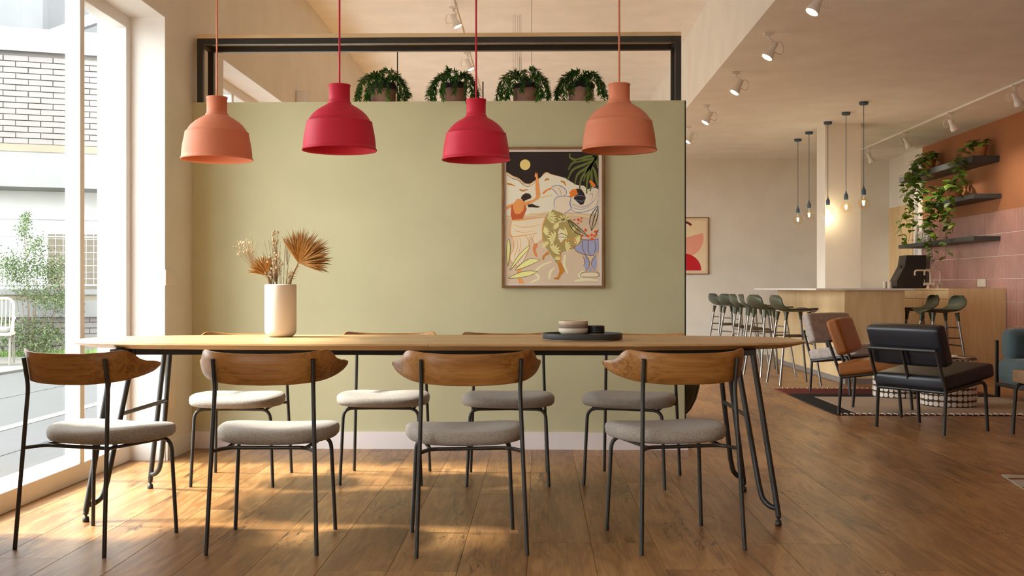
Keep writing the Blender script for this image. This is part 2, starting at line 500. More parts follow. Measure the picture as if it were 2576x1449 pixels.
def fillet(pts, r, n=6):
    """round the inner corners of a polyline"""
    P = [Vector(p) for p in pts]
    out = [P[0]]
    for i in range(1, len(P) - 1):
        a = (P[i - 1] - P[i]); b = (P[i + 1] - P[i])
        d = min(r, a.length * 0.49, b.length * 0.49)
        p0 = P[i] + a.normalized() * d; p1 = P[i] + b.normalized() * d
        for k in range(n + 1):
            t = k / n
            out.append(p0 * (1 - t) ** 2 + P[i] * 2 * t * (1 - t) + p1 * t * t)
    out.append(P[-1])
    return out

def catmull(pts, n=6):
    P = [Vector(p) for p in pts]
    P = [2 * P[0] - P[1]] + P + [2 * P[-1] - P[-2]]
    out = []
    for i in range(1, len(P) - 2):
        for k in range(n):
            t = k / n
            out.append(0.5 * ((2 * P[i]) + (P[i + 1] - P[i - 1]) * t + (2 * P[i - 1] - 5 * P[i] + 4 * P[i + 1] - P[i + 2]) * t * t + (3 * P[i] - P[i - 1] - 3 * P[i + 1] + P[i + 2]) * t ** 3))
    out.append(P[-2])
    return out

def interp(x, xs, ys):
    if x <= xs[0]: return ys[0]
    for a, b, c, d in zip(xs, xs[1:], ys, ys[1:]):
        if x <= b: return c + (d - c) * (x - a) / (b - a)
    return ys[-1]

def one(name, mb, mats, label, cat, group=None, loc=None, rot=None):
    return tag(mb.build(name, mats, None, loc, rot), label, cat, group)

def struct(name, mb, mats, parent=None):
    o = mb.build(name, mats, parent)
    if parent is None: o['kind'] = 'structure'
    return o

# ================================================================ THE SETTING
XL, XR, YB, ZH, ZL, YG = -2.165, 5.275, 16.58, 3.685, 2.93, 6.78
YF = -3.0                       # wall behind the camera
WY0 = 4.27                      # the left window starts here, just outside the picture
XW = -2.365                     # inner face of the window frames
XFA = 1.585                     # fascia of the lowered ceiling

floor = struct('floor', MB().box(-2.56, XR + 0.15, YF, YB + 0.15, -0.12, -0.0145), M_sub)
# oak planks, each one an object; lengths shared between a few meshes
PW = 0.2465
plank_meshes = {}
def plank_mesh(L, w):
    key = (round(L, 3), round(w, 3))
    if key not in plank_meshes:
        plank_meshes[key] = MB().cbox(-w / 2 + 0.0006, w / 2 - 0.0006, -L / 2 + 0.0006, L / 2 - 0.0006, -0.0145, 0.0, 0.0012).mesh('plank', M_floor)
    return plank_meshes[key]
k0 = math.floor((-2.36 + 0.041) / PW)
x = -0.041 + k0 * PW
col_i = 0
while x < XR:
    x1 = x + PW
    y = 2.4 - random.choice([0.3, 0.7, 1.1, 1.5, 1.9])
    while y < YB:
        L = random.choice([2.2, 2.2, 1.75])
        y1 = min(y + L, YB)
        if y1 - y > 0.05:
            link('plank', plank_mesh(y1 - y, min(x1, XR) - x), floor, ((x + min(x1, XR)) / 2, (y + y1) / 2, 0))
        y += L
    x = x1
# floor behind the camera keeps going
MB().box(-2.36, XR, YF, 2.3, -0.0145, -0.001).build('floor_board_field', M_floor, floor)

wl = MB()
wl.box(-2.55, XL, 6.285, 7.45, 0, ZH)
wl.box(-2.55, XL, YF, 6.285, 2.572, ZH)
wl.box(-2.55, XL, 7.45, 16.2, 2.572, ZH)
wl.box(-2.55, XL, 16.2, YB, 0, ZH)
wl.box(-2.55, XL, 1.6, WY0, 0, 2.572)
wl.box(-2.55, XL, YF, YF + 0.4, 0, 2.572)
struct('wall_left', wl, M_wall)
struct('wall_back', MB().box(-2.55, XR + 0.15, YB, YB + 0.15, 0, ZH + 0.1), M_wall)
struct('wall_front', MB().box(-2.55, XR + 0.15, YF - 0.15, YF, 0, ZH + 0.1), M_wall)
wr = MB()
wr.box(XR, XR + 0.15, YF, 15.16, 0, ZL + 0.05, 1)
wr.box(XR, XR + 0.15, 15.16, YB, 0, ZL + 0.05, 0)
wall_right = struct('wall_right', wr, [M_wall, M_peach])
struct('ceiling', MB().box(-2.55, XFA, YF, YB, ZH, ZH + 0.12), M_ceil)
struct('ceiling', MB().box(XFA + 0.06, XR + 0.15, YF, YB, ZL, ZL + 0.12), M_ceil)
struct('trim_1', MB().box(XFA, XFA + 0.06, YF, YB, ZL, ZH + 0.12), M_ceil)
struct('column', MB().cbox(3.356, 3.775, 12.90, 13.28, 0, ZL, 0.003), M_wall)

# ---- sage green partition wall with its dark end edge and baseboard
gw = MB()
gw.box(XL, 0.902, YG, YG + 0.26, 0, 2.16, 0)
gw.box(0.902, 0.911, YG + 0.004, YG + 0.26, 0, 2.16, 1)
partition = struct('wall_partition', gw, [M_green, M_greenedge])
struct('baseboard_partition', MB().box(XL, 0.922, YG - 0.014, YG, 0, 0.106).box(0.911, 0.922, YG, YG + 0.26, 0, 0.106), M_base)
bl = MB().box(XL, XL + 0.014, 6.287, YG - 0.014, 0, 0.106)
struct('baseboard_left', bl, M_white)
struct('baseboard_back', MB().box(XL, 3.3, YB - 0.012, YB, 0, 0.06), M_wall)

# ---- left window: frame, mullions, glass
def window(name, y0, y1, mull):
    w = bpy.data.objects.new(name, None); COL.objects.link(w); w.location = (XW, (y0 + y1) / 2, 0); w['kind'] = 'structure'
    oy = -(y0 + y1) / 2
    def part(n, mb, m):
        for i, p in enumerate(mb.v): mb.v[i] = p + V(-XW, oy, 0)
        return mb.build(n, m, w)
    part('bottom_rail', MB().cbox(-2.47, XW, y0, y1, 0.0, 0.095, 0.004), M_winframe)
    part('outer_sill', MB().box(-2.62, -2.47, y0, y1, -0.02, 0.075), M_winframe)
    part('top_rail', MB().cbox(-2.445, XW, y0, y1, 2.497, 2.572, 0.004), M_winframe)
    edges = [y0] + mull + [y1]
    part('jamb', MB().cbox(-2.445, XW, y0, y0 + 0.068, 0.095, 2.497, 0.004), M_winframe)
    part('jamb', MB().cbox(-2.445, XW, y1 - 0.068, y1, 0.095, 2.497, 0.004), M_winframe)
    for y in mull:
        part('mullion', MB().cbox(-2.445, XW, y - 0.028, y + 0.028, 0.095, 2.497, 0.004), M_winframe)
    for a, b in zip(edges, edges[1:]):
        part('pane', MB().box(-2.412, -2.406, a + 0.02, b - 0.02, 0.09, 2.5), M_glass)
    return w
window('window_1', WY0, 6.285, [5.614])
window('window_fill_light', YF + 0.4, 1.6, [-1.2, 0.2])  # added window out of view, lets in fill light from the camera side
window('window_2', 7.45, 16.2, [8.4, 10.1, 11.8, 13.5, 15.0])
# white plastered reveal lining around both openings
rv = MB()
for y0, y1 in ((WY0, 6.285), (7.45, 16.2), (YF + 0.4, 1.6)):
    rv.box(XW, XL + 0.001, y0, y1, 2.568, 2.574)
    rv.box(XW, XL + 0.001, y1 - 0.004, y1 + 0.001, 0, 2.57)
    rv.box(XW, XL + 0.001, y0 - 0.001, y0 + 0.004, 0, 2.57)
    rv.box(-2.56, -2.445, y1 - 0.004, y1 + 0.001, 0, 2.57)
struct('trim_2', rv, M_white)

# ---- tiled and painted right wall
tile_top = 1.885
MB().box(XR - 0.006, XR, 7.0, 15.16, 0, tile_top).build('tile_backing', M_grout, wall_right)
tl = MB(); gl = MB()
tw, th = 0.036, 0.26
row = 0
z1 = tile_top
while z1 > 0.05:
    z0 = max(0.0, z1 - th)
    y = 9.6
    while y < 15.15:
        d = random.uniform(0, 0.0018)
        y2 = min(y + tw - 0.003, 15.155)
        a, b, c = XR - 0.006, XR - 0.013 - d, 0.004
        vs = [(a, y, z0 + 0.003), (a, y2, z0 + 0.003), (a, y2, z1 - 0.003), (a, y, z1 - 0.003),
              (b, y + c, z0 + 0.003 + c), (b, y2 - c, z0 + 0.003 + c), (b, y2 - c, z1 - 0.003 - c), (b, y + c, z1 - 0.003 - c)]
        tl.add(vs, [(4, 7, 6, 5), (0, 4, 5, 1), (1, 5, 6, 2), (2, 6, 7, 3), (3, 7, 4, 0)])
        y += tw
    gl.box(XR - 0.0095, XR - 0.006, 7.0, 15.15, z0 - 0.004, z0 + 0.004)
    z1 = z0
o = tl.build('finger_tile', M_tile, wall_right); o['kind'] = 'stuff'
gl.build('grout_line', M_groutw, wall_right)

# ---- plywood door in the right wall near the back corner
d1 = bpy.data.objects.new('door_1', None); COL.objects.link(d1); d1['kind'] = 'structure'; d1.location = (XR, 16.0, 0)
q = MB().box(-0.035, -0.001, -0.38, 0.5, 0, 2.19); q.build('door_leaf', M_ply, d1)
MB().box(-0.043, -0.035, -0.30, 0.42, 0.1, 2.06).build('door_panel', M_ply, d1)
MB().box(-0.07, -0.001, -0.62, -0.385, 0, 2.19).build('door_jamb', M_ply, d1)
MB().box(-0.045, -0.001, -0.66, -0.62, 0, 2.22).build('architrave', M_white, d1)

# ---- shelf frame over the partition: timber top on a black steel box frame
fr = thing('shelf_frame', 'black steel box frame with pale wood top above the green wall', 'shelf frame', (-0.63, YG, 2.16))
fx0, fx1, fy0, fy1, ft = -1.505, 1.512, 0.005, 0.265, 0.036
fh = 0.412
MB().cbox(fx0, fx1, fy0, fy1, fh - 0.012, fh + 0.014, 0.002).build('wood_top', M_shelfwood, fr)
for yy in (fy0, fy1 - ft):
    MB().box(fx0, fx1, yy, yy + ft, fh - 0.048, fh - 0.012).build('rail', M_black, fr)
for xx in (fx0, fx1 - ft):
    MB().box(xx, xx + ft, fy0 + ft, fy1 - ft, fh - 0.048, fh - 0.012).build('cross_rail', M_black, fr)
    for yy in (fy0, fy1 - ft):
        MB().box(xx, xx + ft, yy, yy + ft, 0, fh - 0.048).build('post', M_black, fr)

# ---- switches
sw = thing('light_switch', 'white switch plate on the left wall beside the window', 'switch', (XL, 6.36, 1.06), rad(90))
MB().cbox(-0.085, 0.085, -0.009, 0, -0.046, 0.046, 0.003).build('plate', M_plate, sw)
MB().cbox(-0.06, 0.06, -0.013, -0.009, -0.034, 0.034, 0.002).build('rocker', M_plate, sw)
sw = thing('wall_socket', 'tall pale socket plate low on left wall behind the table leg', 'socket', (XL, 6.395, 0.39), rad(90))
MB().cbox(-0.043, 0.043, -0.009, 0, -0.095, 0.095, 0.003).build('plate', M_plate, sw)
for dz in (-0.045, 0.045):
    MB().cbox(-0.03, 0.03, -0.012, -0.009, dz - 0.03, dz + 0.03, 0.002).build('insert', M_plate, sw)
sw = thing('wall_socket', 'white double socket plate on the pink tiled wall', 'socket', (XR - 0.015, 13.10, 1.062), rad(-90))
MB().cbox(-0.12, 0.12, -0.012, 0, -0.046, 0.046, 0.003).build('plate', M_plate, sw)
for dx in (-0.058, 0.058):
    MB().cbox(dx - 0.045, dx + 0.045, -0.015, -0.012, -0.035, 0.035, 0.002).build('insert', M_plate, sw)

# ================================================================ LONG TABLE
TX, TY, TZ = -0.463, 5.016, 0.766
tab = thing('dining_table', 'long oval oak table on black hairpin legs', 'table', (TX, TY, 0))
def outline(a, b, n=3.0, N=96):
    pts = []
    for i in range(N):
        w = 2 * PI * i / N
        c, s = math.cos(w), math.sin(w)
        pts.append((math.copysign(abs(c) ** (2 / n), c) * a, math.copysign(abs(s) ** (2 / n), s) * b))
    return pts
def half_top(sign):
    rings = []
    for a, b, z in ((1.647, 0.444, TZ), (1.657, 0.454, TZ - 0.002), (1.660, 0.457, TZ - 0.009), (1.657, 0.454, TZ - 0.012), (1.585, 0.385, TZ - 0.031)):
        pts = [(x, y) for x, y in outline(a, b) if x * sign > 0.02]
        yy = b
        pts.sort(key=lambda p: math.atan2(p[1], p[0] * sign))
        pts = [(0.0006 * sign, -yy)] + pts + [(0.0006 * sign, yy)]
        rings.append([V(x, y, z) for x, y in pts])
    mb = MB(); n = len(rings[0]); vs = [p for r in rings for p in r]
    fs = []
    for k in range(len(rings) - 1):
        for i in range(n):
            j = (i + 1) % n
            f = (k * n + i, k * n + j, (k + 1) * n + j, (k + 1) * n + i)
            fs.append(f if sign < 0 else tuple(reversed(f)))
    top = tuple(range(n)); bot = tuple(range((len(rings) - 1) * n, len(rings) * n))
    fs.append(top if sign > 0 else tuple(reversed(top)))
    fs.append(tuple(reversed(bot)) if sign > 0 else bot)
    return mb.add(vs, fs)
for s in (-1, 1):
    half_top(s).build('tabletop_half', M_table, tab)
for s in (-1, 1):
    MB().cbox(-1.305, 1.405, s * 0.24 - 0.02, s * 0.24 + 0.02, 0.707, 0.736, 0.003).build('apron_rail', M_blackwood, tab)
for s in (-1, 1):
    MB().cbox(s * 1.36 - 0.03, s * 1.36 + 0.03, -0.34, 0.34, 0.712, 0.7355, 0.003).build('end_beam', M_black, tab)
lr = 0.0125
for sx in (-1, 1):
    for sy in (-1, 1):
        foot = V(sx * 1.472, sy * 0.388, 0.045)
        ta = V(sx * 1.374, sy * 0.326, 0.736)
        tb = V(sx * 1.318, sy * 0.236, 0.736)
        d = (ta - foot) / (ta.z - foot.z)
        leg = MB().tube([foot, ta], lr, 12)
        m_ = foot + d * 0.125 + V(-sx * 0.056, -sy * 0.036, 0)
        end = foot + d * 0.028
        path = [tb, tb + (m_ - tb) * 0.5] + catmull([m_, V(m_.x + (end.x - m_.x) * 0.22, m_.y + (end.y - m_.y) * 0.22, 0.108), V(m_.x + (end.x - m_.x) * 0.62, m_.y + (end.y - m_.y) * 0.62, 0.078), end], 6)
        leg.tube(path, lr * 0.96, 12)
        lo = leg.build('leg', M_black, tab)
        MB().lathe([(0, 0), (0.013, 0), (0.0145, 0.006), (0.012, 0.022), (0.006, 0.024), (0.006, 0.032), (0.0115, 0.033), (0.0115, 0.047), (0, 0.047)], 14, (foot.x, foot.y, 0)).build('levelling_foot', M_black, lo)
    # stretcher between the inner bars
    za = 0.45
    tb = V(sx * 1.318, 0.236, 0.736); m_ = V(sx * (1.472 - 0.0177 - 0.056), 0.388 - 0.0112 - 0.036, 0.17)
    p = tb + (m_ - tb) * ((0.736 - za) / (0.736 - 0.17))
    MB().tube([(p.x, -p.y, za), (p.x, p.y, za)], 0.0095, 10).build('stretcher', M_black, tab)

# ================================================================ DINING CHAIRS
def dining_chair(name, label):
    t = thing(name, label, 'chair', (0, 0, 0), 0, 'dining chairs around the long table')
    # bent-ply backrest
    plan = catmull([(0, 0.018, 0), (0.07, 0.021, 0), (0.13, 0.033, 0), (0.178, 0.057, 0), (0.218, 0.100, 0), (0.250, 0.158, 0), (0.276, 0.226, 0)], 5)
    full = [V(-p.x, p.y, 0) for p in reversed(plan[1:])] + plan
    xs = [0, 0.10, 0.17, 0.198, 0.212, 0.222, 0.232, 0.244, 0.256, 0.268, 0.276]
    tops = [0.753, 0.754, 0.759, 0.764, 0.766, 0.763, 0.750, 0.731, 0.722, 0.720, 0.714]
    bots = [0.633, 0.635, 0.641, 0.645, 0.648, 0.651, 0.655, 0.661, 0.669, 0.681, 0.700]
    verts = []; n = len(full); th = 0.010
    for i, p in enumerate(full):
        tg = (full[min(i + 1, n - 1)] - full[max(i - 1, 0)]).normalized()
        nr = V(tg.y, -tg.x, 0)               # outward (away from the sitter)
        ax = abs(p.x)
        zt, zb = interp(ax, xs, tops), interp(ax, xs, bots)
        def lean(z): return nr * ((z - 0.63) * 0.16)
        prof = [(zb + 0.002, th / 2), ((zb * 2 + zt) / 3, th / 2), ((zb + zt * 2) / 3, th / 2), (zt - 0.002, th / 2), (zt, th * 0.25), (zt, -th * 0.25), (zt - 0.002, -th / 2), ((zb + 2 * zt) / 3, -th / 2), ((2 * zb + zt) / 3, -th / 2), (zb + 0.002, -th / 2), (zb, -th * 0.25), (zb, th * 0.25)]
        for z, o in prof:
            verts.append(V(p.x, p.y, 0) + nr * o + lean(z) + V(0, 0, z))
    m = 12; faces = []
    for i in range(n - 1):
        for k in range(m):
            k2 = (k + 1) % m
            faces.append((i * m + k, i * m + k2, (i + 1) * m + k2, (i + 1) * m + k))
    faces.append(tuple(range(m))); faces.append(tuple(reversed(range((n - 1) * m, n * m))))
    faces = [tuple(reversed(f)) for f in faces]
    bk = MB().add(verts, faces, 0, True)
    b = bk.build('backrest', M_back, t)
    # upholstered seat, saddle shaped
    N = 40; rings = []
    a, bb, cy = 0.235, 0.215, 0.285
    def sp(scale, w, z):
        c, s = math.cos(w), math.sin(w)
        x = math.copysign(abs(c) ** (2 / 2.6), c) * a * scale
        y = math.copysign(abs(s) ** (2 / 2.6), s) * bb * scale
        x *= 1 + 0.10 * (y / bb)             # a little narrower at the back
        z2 = z
        if z > 0.415:                        # saddle: sides up, middle down
            z2 += 0.013 * ((x / a) ** 2) - 0.010 * (1 - (x / a) ** 2) * (1 - scale * 0.6) - 0.004 * (y / bb)
        return V(x, cy + y, z2)
    lay = [(0.0, 0.397), (0.6, 0.397), (0.86, 0.398), (0.95, 0.404), (0.99, 0.415), (1.0, 0.425), (0.985, 0.438), (0.94, 0.448), (0.86, 0.453), (0.7, 0.455), (0.45, 0.454), (0.2, 0.453), (0.0, 0.452)]
    vs = []; fs = []; ids = []
    for sc, z in lay:
        if sc == 0: ids.append([len(vs)]); vs.append(sp(0, 0, z))
        else:
            ids.append(list(range(len(vs), len(vs) + N))); vs += [sp(sc, 2 * PI * k / N, z) for k in range(N)]
    for A, B in zip(ids, ids[1:]):
        for k in range(N):
            k2 = (k + 1) % N
            if len(A) == 1: fs.append((A[0], B[k2], B[k]))
            elif len(B) == 1: fs.append((A[k], A[k2], B[0]))
            else: fs.append((A[k], A[k2], B[k2], B[k]))
    MB().add(vs, fs, 0, True).build('seat', M_seat, t)
    r = 0.0083
    for s in (-1, 1):
        MB().tube(fillet([(s * 0.207, 0, 0), (s * 0.186, 0.047, 0.62), (s * 0.189, 0.026, 0.733)], 0.03, 5), r, 10).build('leg', M_black, t)
    for s in (-1, 1):
        path = fillet([(s * 0.207, 0.437, 0), (s * 0.190, 0.425, 0.389), (0, 0.40, 0.389)], 0.05, 7)
        MB().tube(path, r, 10).build('leg', M_black, t)
    MB().tube(fillet([(-0.193, 0.032, 0.385), (-0.150, 0.095, 0.389), (0.150, 0.095, 0.389), (0.193, 0.032, 0.385)], 0.03, 5), r * 0.9, 10).build('rear_rail', M_black, t)
    for s in (-1, 1):
        MB().tube([(s * 0.150, 0.095, 0.389), (s * 0.168, 0.40, 0.389)], r * 0.85, 8).build('side_rail', M_black, t)
    return t
proto = dining_chair('dining_chair', 'x')
index_kids(proto)
# rear-leg midpoint and heading of every chair
spots = [
    ((-1.807, 4.075), -17.4, 'oak dining chair angled beside the window, leftmost of the near row'),
    ((-1.0375, 4.065), 1.4, 'oak dining chair second from the window in the near row'),
    ((-0.2475, 4.063), 8.6, 'oak dining chair third from the window in the near row, turned slightly left'),
    ((0.5855, 4.142), 13.7, 'oak dining chair at the right end of the near row'),
    ((-1.544, 5.885), 180.6, 'oak dining chair on the wall side nearest the window'),
    ((-0.800, 5.952), 180.0, 'oak dining chair on the wall side, second from the window'),
    ((-0.161, 5.930), 180.8, 'oak dining chair on the wall side, below the framed picture'),
    ((0.556, 5.911), 162.8, 'oak dining chair on the wall side at the right end of the green wall'),
]
for i, ((x, y), a, lab) in enumerate(spots):
    if i == 0:
        c = proto; c.location = (x, y, 0); c.rotation_euler = (0, 0, rad(a)); c['label'] = lab
    else:
        copy_tree(proto, (x, y, 0), rad(a), lab)

# ================================================================ PENDANT LAMPS
def pendant(loc, m, label):
    x, y, z = loc
    t = thing('pendant_lamp', label, 'pendant lamp', loc, 0, 'rubber pendant lamps over the table')
    prof = [(0.1625, 0.0035), (0.1650, -0.001), (0.1655, 0.004), (0.1635, 0.008), (0.1605, 0.011), (0.1605, 0.022), (0.1585, 0.046), (0.1545, 0.074), (0.1485, 0.104), (0.1450, 0.120), (0.1458, 0.1235), (0.1440, 0.128), (0.1395, 0.1285), (0.131, 0.143), (0.119, 0.159), (0.102, 0.175), (0.082, 0.189), (0.062, 0.2005), (0.0525, 0.207), (0.0515, 0.2085), (0.0525, 0.211), (0.0510, 0.2145), (0.0470, 0.2165), (0.0465, 0.23), (0.0465, 0.284), (0.0488, 0.286), (0.0495, 0.2895), (0.0480, 0.2925), (0.043, 0.2935), (0.006, 0.2945)]
    inner = [(0.006, 0.288), (0.042, 0.286), (0.0425, 0.22), (0.048, 0.204), (0.080, 0.183), (0.117, 0.154), (0.1365, 0.126), (0.1435, 0.112), (0.1500, 0.074), (0.1560, 0.03), (0.1590, 0.008), (0.1625, 0.0035)]
    MB().lathe(prof + inner, 56).build('shade', m, t)
    MB().tube([(0, 0, 0.289), (0, 0, ZH - z - 0.02)], 0.0042, 8).build('cord', m, t)
    MB().lathe([(0, 0.02), (0.04, 0.02), (0.045, 0.017), (0.045, 0.0), (0, 0)], 20, (0, 0, ZH - z - 0.02)).build('ceiling_cap', m, t)
    MB().lathe([(0, 0.0), (0.022, 0.0), (0.022, 0.05), (0.016, 0.06), (0, 0.06)], 16, (0, 0, 0.226)).build('bulb_holder', m, t)
pendant((-1.498, 5.057, 1.597), M_salmon, 'salmon rubber pendant lamp nearest the window')
pendant((-0.885, 4.84, 1.611), M_red, 'raspberry red pendant lamp left of centre, nearer the window')
pendant((-0.301, 5.26, 1.616), M_red, 'raspberry red pendant lamp hanging beside the framed picture')
pendant((0.354, 4.816, 1.604), M_salmon, 'salmon rubber pendant lamp at the right, overlapping the picture corner')

# ================================================================ THINGS ON THE TABLE
VX, VY = -1.236, 5.21
vs_ = thing('flower_vase', 'off-white cylindrical ceramic vase holding dried flowers', 'vase', (VX, VY, TZ))
vp = [(0, 0.0), (0.036, 0.0)]
for k in range(9):
    w = -PI / 2 + k / 8 * PI / 2
    vp.append((0.044 + 0.031 * math.cos(w), 0.034 + 0.034 * math.sin(w)))
vp += [(0.075, 0.12), (0.075, 0.245), (0.0735, 0.250), (0.071, 0.252), (0.0685, 0.250), (0.068, 0.245), (0.068, 0.06), (0.05, 0.02), (0, 0.02)]
MB().lathe(vp, 48).build('vase_body', M_ceramic, vs_)

def vpt(px, py, dy=0.0):
    """point of the bouquet from its place in the sprig study (1358 px crop)"""
    X = VX + (px - 680) * 0.0004185
    Z = TZ + 0.252 + (710 - py) * 0.0004185
    return V(X, VY + dy, Z)
inV = lambda dx, dy: V(VX + dx, VY + dy, TZ + 0.03)

def rim_pt(target):
    """where a stem leaning towards target crosses the vase mouth"""
    d = V(target.x - VX, target.y - VY, 0)
    k = min(1.0, 0.052 / max(d.length, 1e-6)) * 0.9
    return V(VX + d.x * k, VY + d.y * k, TZ + 0.25)
def palm(name, label, hub, base, a0, a1, L, nb, seed, thorns):
    rnd = random.Random(seed)
    t = thing(name, label, 'dried leaf', base)
    b = V(*base)
    stem = catmull([b, rim_pt(hub), hub], 10)
    pe = MB().tube([p - b for p in stem], [0.0045 - 0.0015 * i / len(stem) for i in range(len(stem))], 7)
    pe.build('stalk', M_stem, t)
    if thorns:
        for k in range(thorns):
            f = 0.62 + 0.33 * k / thorns
            p = stem[int(f * (len(stem) - 1))]
            d = V(rnd.uniform(0.6, 1), rnd.uniform(-0.3, 0.3), rnd.uniform(-0.1, 0.3)).normalized()
            MB().tube([p - b, p - b + d * rnd.uniform(0.015, 0.026)], [0.0016, 0.0002], 5).build('thorn', M_stem, t)
    mb = MB()
    for k in range(nb):
        f = k / (nb - 1)
        w = rad(a0 + (a1 - a0) * f + rnd.uniform(-2.5, 2.5))
        tilt = rnd.uniform(-0.6, 0.6)
        d = V(math.cos(w) * math.cos(tilt), math.sin(tilt), math.sin(w) * math.cos(tilt))
        side = d.cross(V(rnd.uniform(-0.5, 0.5), 1, rnd.uniform(-0.5, 0.5))).normalized()
        ll = L * rnd.uniform(0.72, 1.14) * (0.72 + 0.28 * math.sin(PI * (0.15 + 0.7 * f)))
        nrm = d.cross(side).normalized()
        p0 = hub - b; wd = 0.0046
        droop = V(0, 0, -0.012 * rnd.random())
        pts = [p0 + d * ll * 0.02, p0 + d * ll * 0.5, p0 + d * ll * 0.8 + droop * 0.3, p0 + d * ll + droop]
        ws = [wd * 0.35, wd * 0.8, wd * 0.42, 0.0002]
        vv = []
        for p, w_ in zip(pts, ws):
            vv += [p - side * w_, p + nrm * w_ * 0.5, p + side * w_]
        ff = []
        for i in range(3):
            for j in range(2):
                ff.append((i * 3 + j, i * 3 + j + 1, i * 3 + j + 4, i * 3 + j + 3))
        mb.add(vv, ff)
    o = mb.build('blades', M_palm, t); o['kind'] = 'stuff'
palm('dried_palm_fan', 'large dried golden palm fan on a thorny stalk in the vase', vpt(885, 465), inV(0.03, 0.01), -18, 122, 0.165, 300, 3, 8)
palm('dried_palm_fan', 'small dried golden palm fan at the left of the vase', vpt(525, 605, -0.01), inV(-0.035, -0.01), 66, 168, 0.100, 150, 4, 0)

def breath(label, base, stems, seed):
    rnd = random.Random(seed)
    t = thing('dried_gypsophila', label, 'dried flower', base)
    b = V(*base); st = MB(); bl_ = MB()
    for (cx, cy, spread, n, dy) in stems:
        c = vpt(cx, cy, dy)
        hub = b + (c - b) * 0.72
        st.tube([p - b for p in catmull([b, rim_pt(hub), hub], 6)], 0.0010, 5)
        for k in range(n):
            p = c + V(rnd.gauss(0, spread), rnd.gauss(0, spread * 0.7), rnd.gauss(0, spread))
            st.tube([hub - b, (hub - b) * 0.5 + (p - b) * 0.5 + V(rnd.uniform(-.004, .004), 0, 0.004), p - b], 0.00028, 3, caps=False)
            bl_.ball(p - b, rnd.choice([0.0018, 0.0022, 0.0026, 0.0032, 0.0055]), 6, 4)
    st.build('stems', M_stem, t)
    o = bl_.build('blossoms', M_bloom, t); o['kind'] = 'stuff'
breath('spray of pale dried blossoms reaching far left from the vase', inV(-0.02, 0.02), [(265, 285, 0.022, 60, 0.02)], 5)
breath('tall spray of pale dried blossoms in the middle of the vase', inV(0.0, 0.015), [(600, 215, 0.014, 40, 0.03), (600, 130, 0.010, 14, 0.03)], 6)
breath('spray of dried blossoms against the large palm fan', inV(0.02, 0.02), [(745, 215, 0.014, 28, 0.03), (790, 580, 0.014, 24, -0.01)], 7)
breath('dense low tuft of dried blossoms above the vase rim', inV(0.0, -0.015), [(620, 480, 0.026, 110, -0.02), (545, 560, 0.012, 26, -0.02)], 8)
twigs = [(495, 215), (548, 205), (580, 330), (600, 300), (678, 225), (640, 250), (715, 290), (480, 330), (665, 330), (800, 370), (560, 380), (690, 420)]
for k, (px, py) in enumerate(twigs):
    rnd = random.Random(40 + k)
    top = vpt(px, py, rnd.uniform(-0.03, 0.03)); b = inV(rnd.uniform(-0.04, 0.04), rnd.uniform(-0.03, 0.03))
    mb = MB().tube([p - b for p in catmull([b, (b + top) / 2 + V(rnd.uniform(-.008, .008), 0, 0), top], 6)], [0.0022 - 0.0017 * i / 12 for i in range(13)], 6)
    mid = b + (top - b) * 0.78
    mb.tube([mid - b, mid - b + V(rnd.uniform(-.02, .02), rnd.uniform(-.01, .01), rnd.uniform(0.02, 0.045))], [0.001, 0.0003], 5)
    one('dried_twig', mb, M_twig, 'thin dark dried twig standing in the white vase', 'twig', 'dark twigs in the vase', b)

# tray with bowls
TRX, TRY = 0.198, 4.95
tr = thing('serving_tray', 'round charcoal stoneware tray with raised rim on the table', 'tray', (TRX, TRY, TZ))
MB().lathe([(0, 0.004), (0.172, 0.004), (0.176, 0.0055), (0.1785, 0.0065), (0.180, 0.009), (0.180, 0.029), (0.179, 0.0305), (0.1765, 0.031), (0.174, 0.030), (0.173, 0.027), (0.172, 0.0105), (0, 0.0095)], 64).build('tray_body', M_trayblack, tr)
MB().lathe([(0, 0), (0.168, 0), (0.1735, 0.0035), (0.1735, 0.006), (0.170, 0.006), (0, 0.004)], 64).build('raw_foot', M_rawclay, tr)
def bowl(x, y, z, R, h, m, label, low):
    t = thing('bowl', label, 'bowl', (x, y, TZ + z), 0, 'stacked bowls on the tray')
    MB().lathe([(0.0, 0.0), (R * 0.62, 0.0), (R * 0.68, h * 0.06), (R * 0.88, h * 0.46), (R * 0.955, h * 0.56), (R * 0.945, h * 0.56), (R * 0.90, h * 0.5), (R * 0.70, h * 0.12), (0, h * 0.10)], 40).build('base', low, t)
    MB().lathe([(R * 0.955, h * 0.56), (R * 0.985, h * 0.62), (R * 1.0, h * 0.97), (R * 0.992, h), (R * 0.965, h * 0.995), (R * 0.955, h * 0.9), (R * 0.945, h * 0.56), (R * 0.955, h * 0.56)], 40).build('rim', m, t)
BX, BY = 0.158, 4.975
for k, (m, lab) in enumerate([(M_cream, 'cream bowl at the bottom of the large bowl stack'), (M_mauve, 'mauve brown bowl in the middle of the large bowl stack'), (M_sand, 'sand coloured bowl on top of the large bowl stack')]):
    bowl(BX + [0, 0.0006, -0.0006][k], BY, 0.0105 + k * 0.0170, 0.067, 0.0415, m, lab, M_rawclay if k == 0 else m)
SX, SY = 0.2605, 5.0
for k, lab in enumerate(['small black bowl with raw clay foot at the bottom of its stack', 'small black bowl in the middle of its stack', 'small black bowl on top of its stack']):
    bowl(SX + [0, 0.0008, 0][k], SY, 0.0105 + k * 0.0109, 0.0405, 0.0295, M_blackglaze, lab, M_rawclay if k == 0 else M_blackglaze)

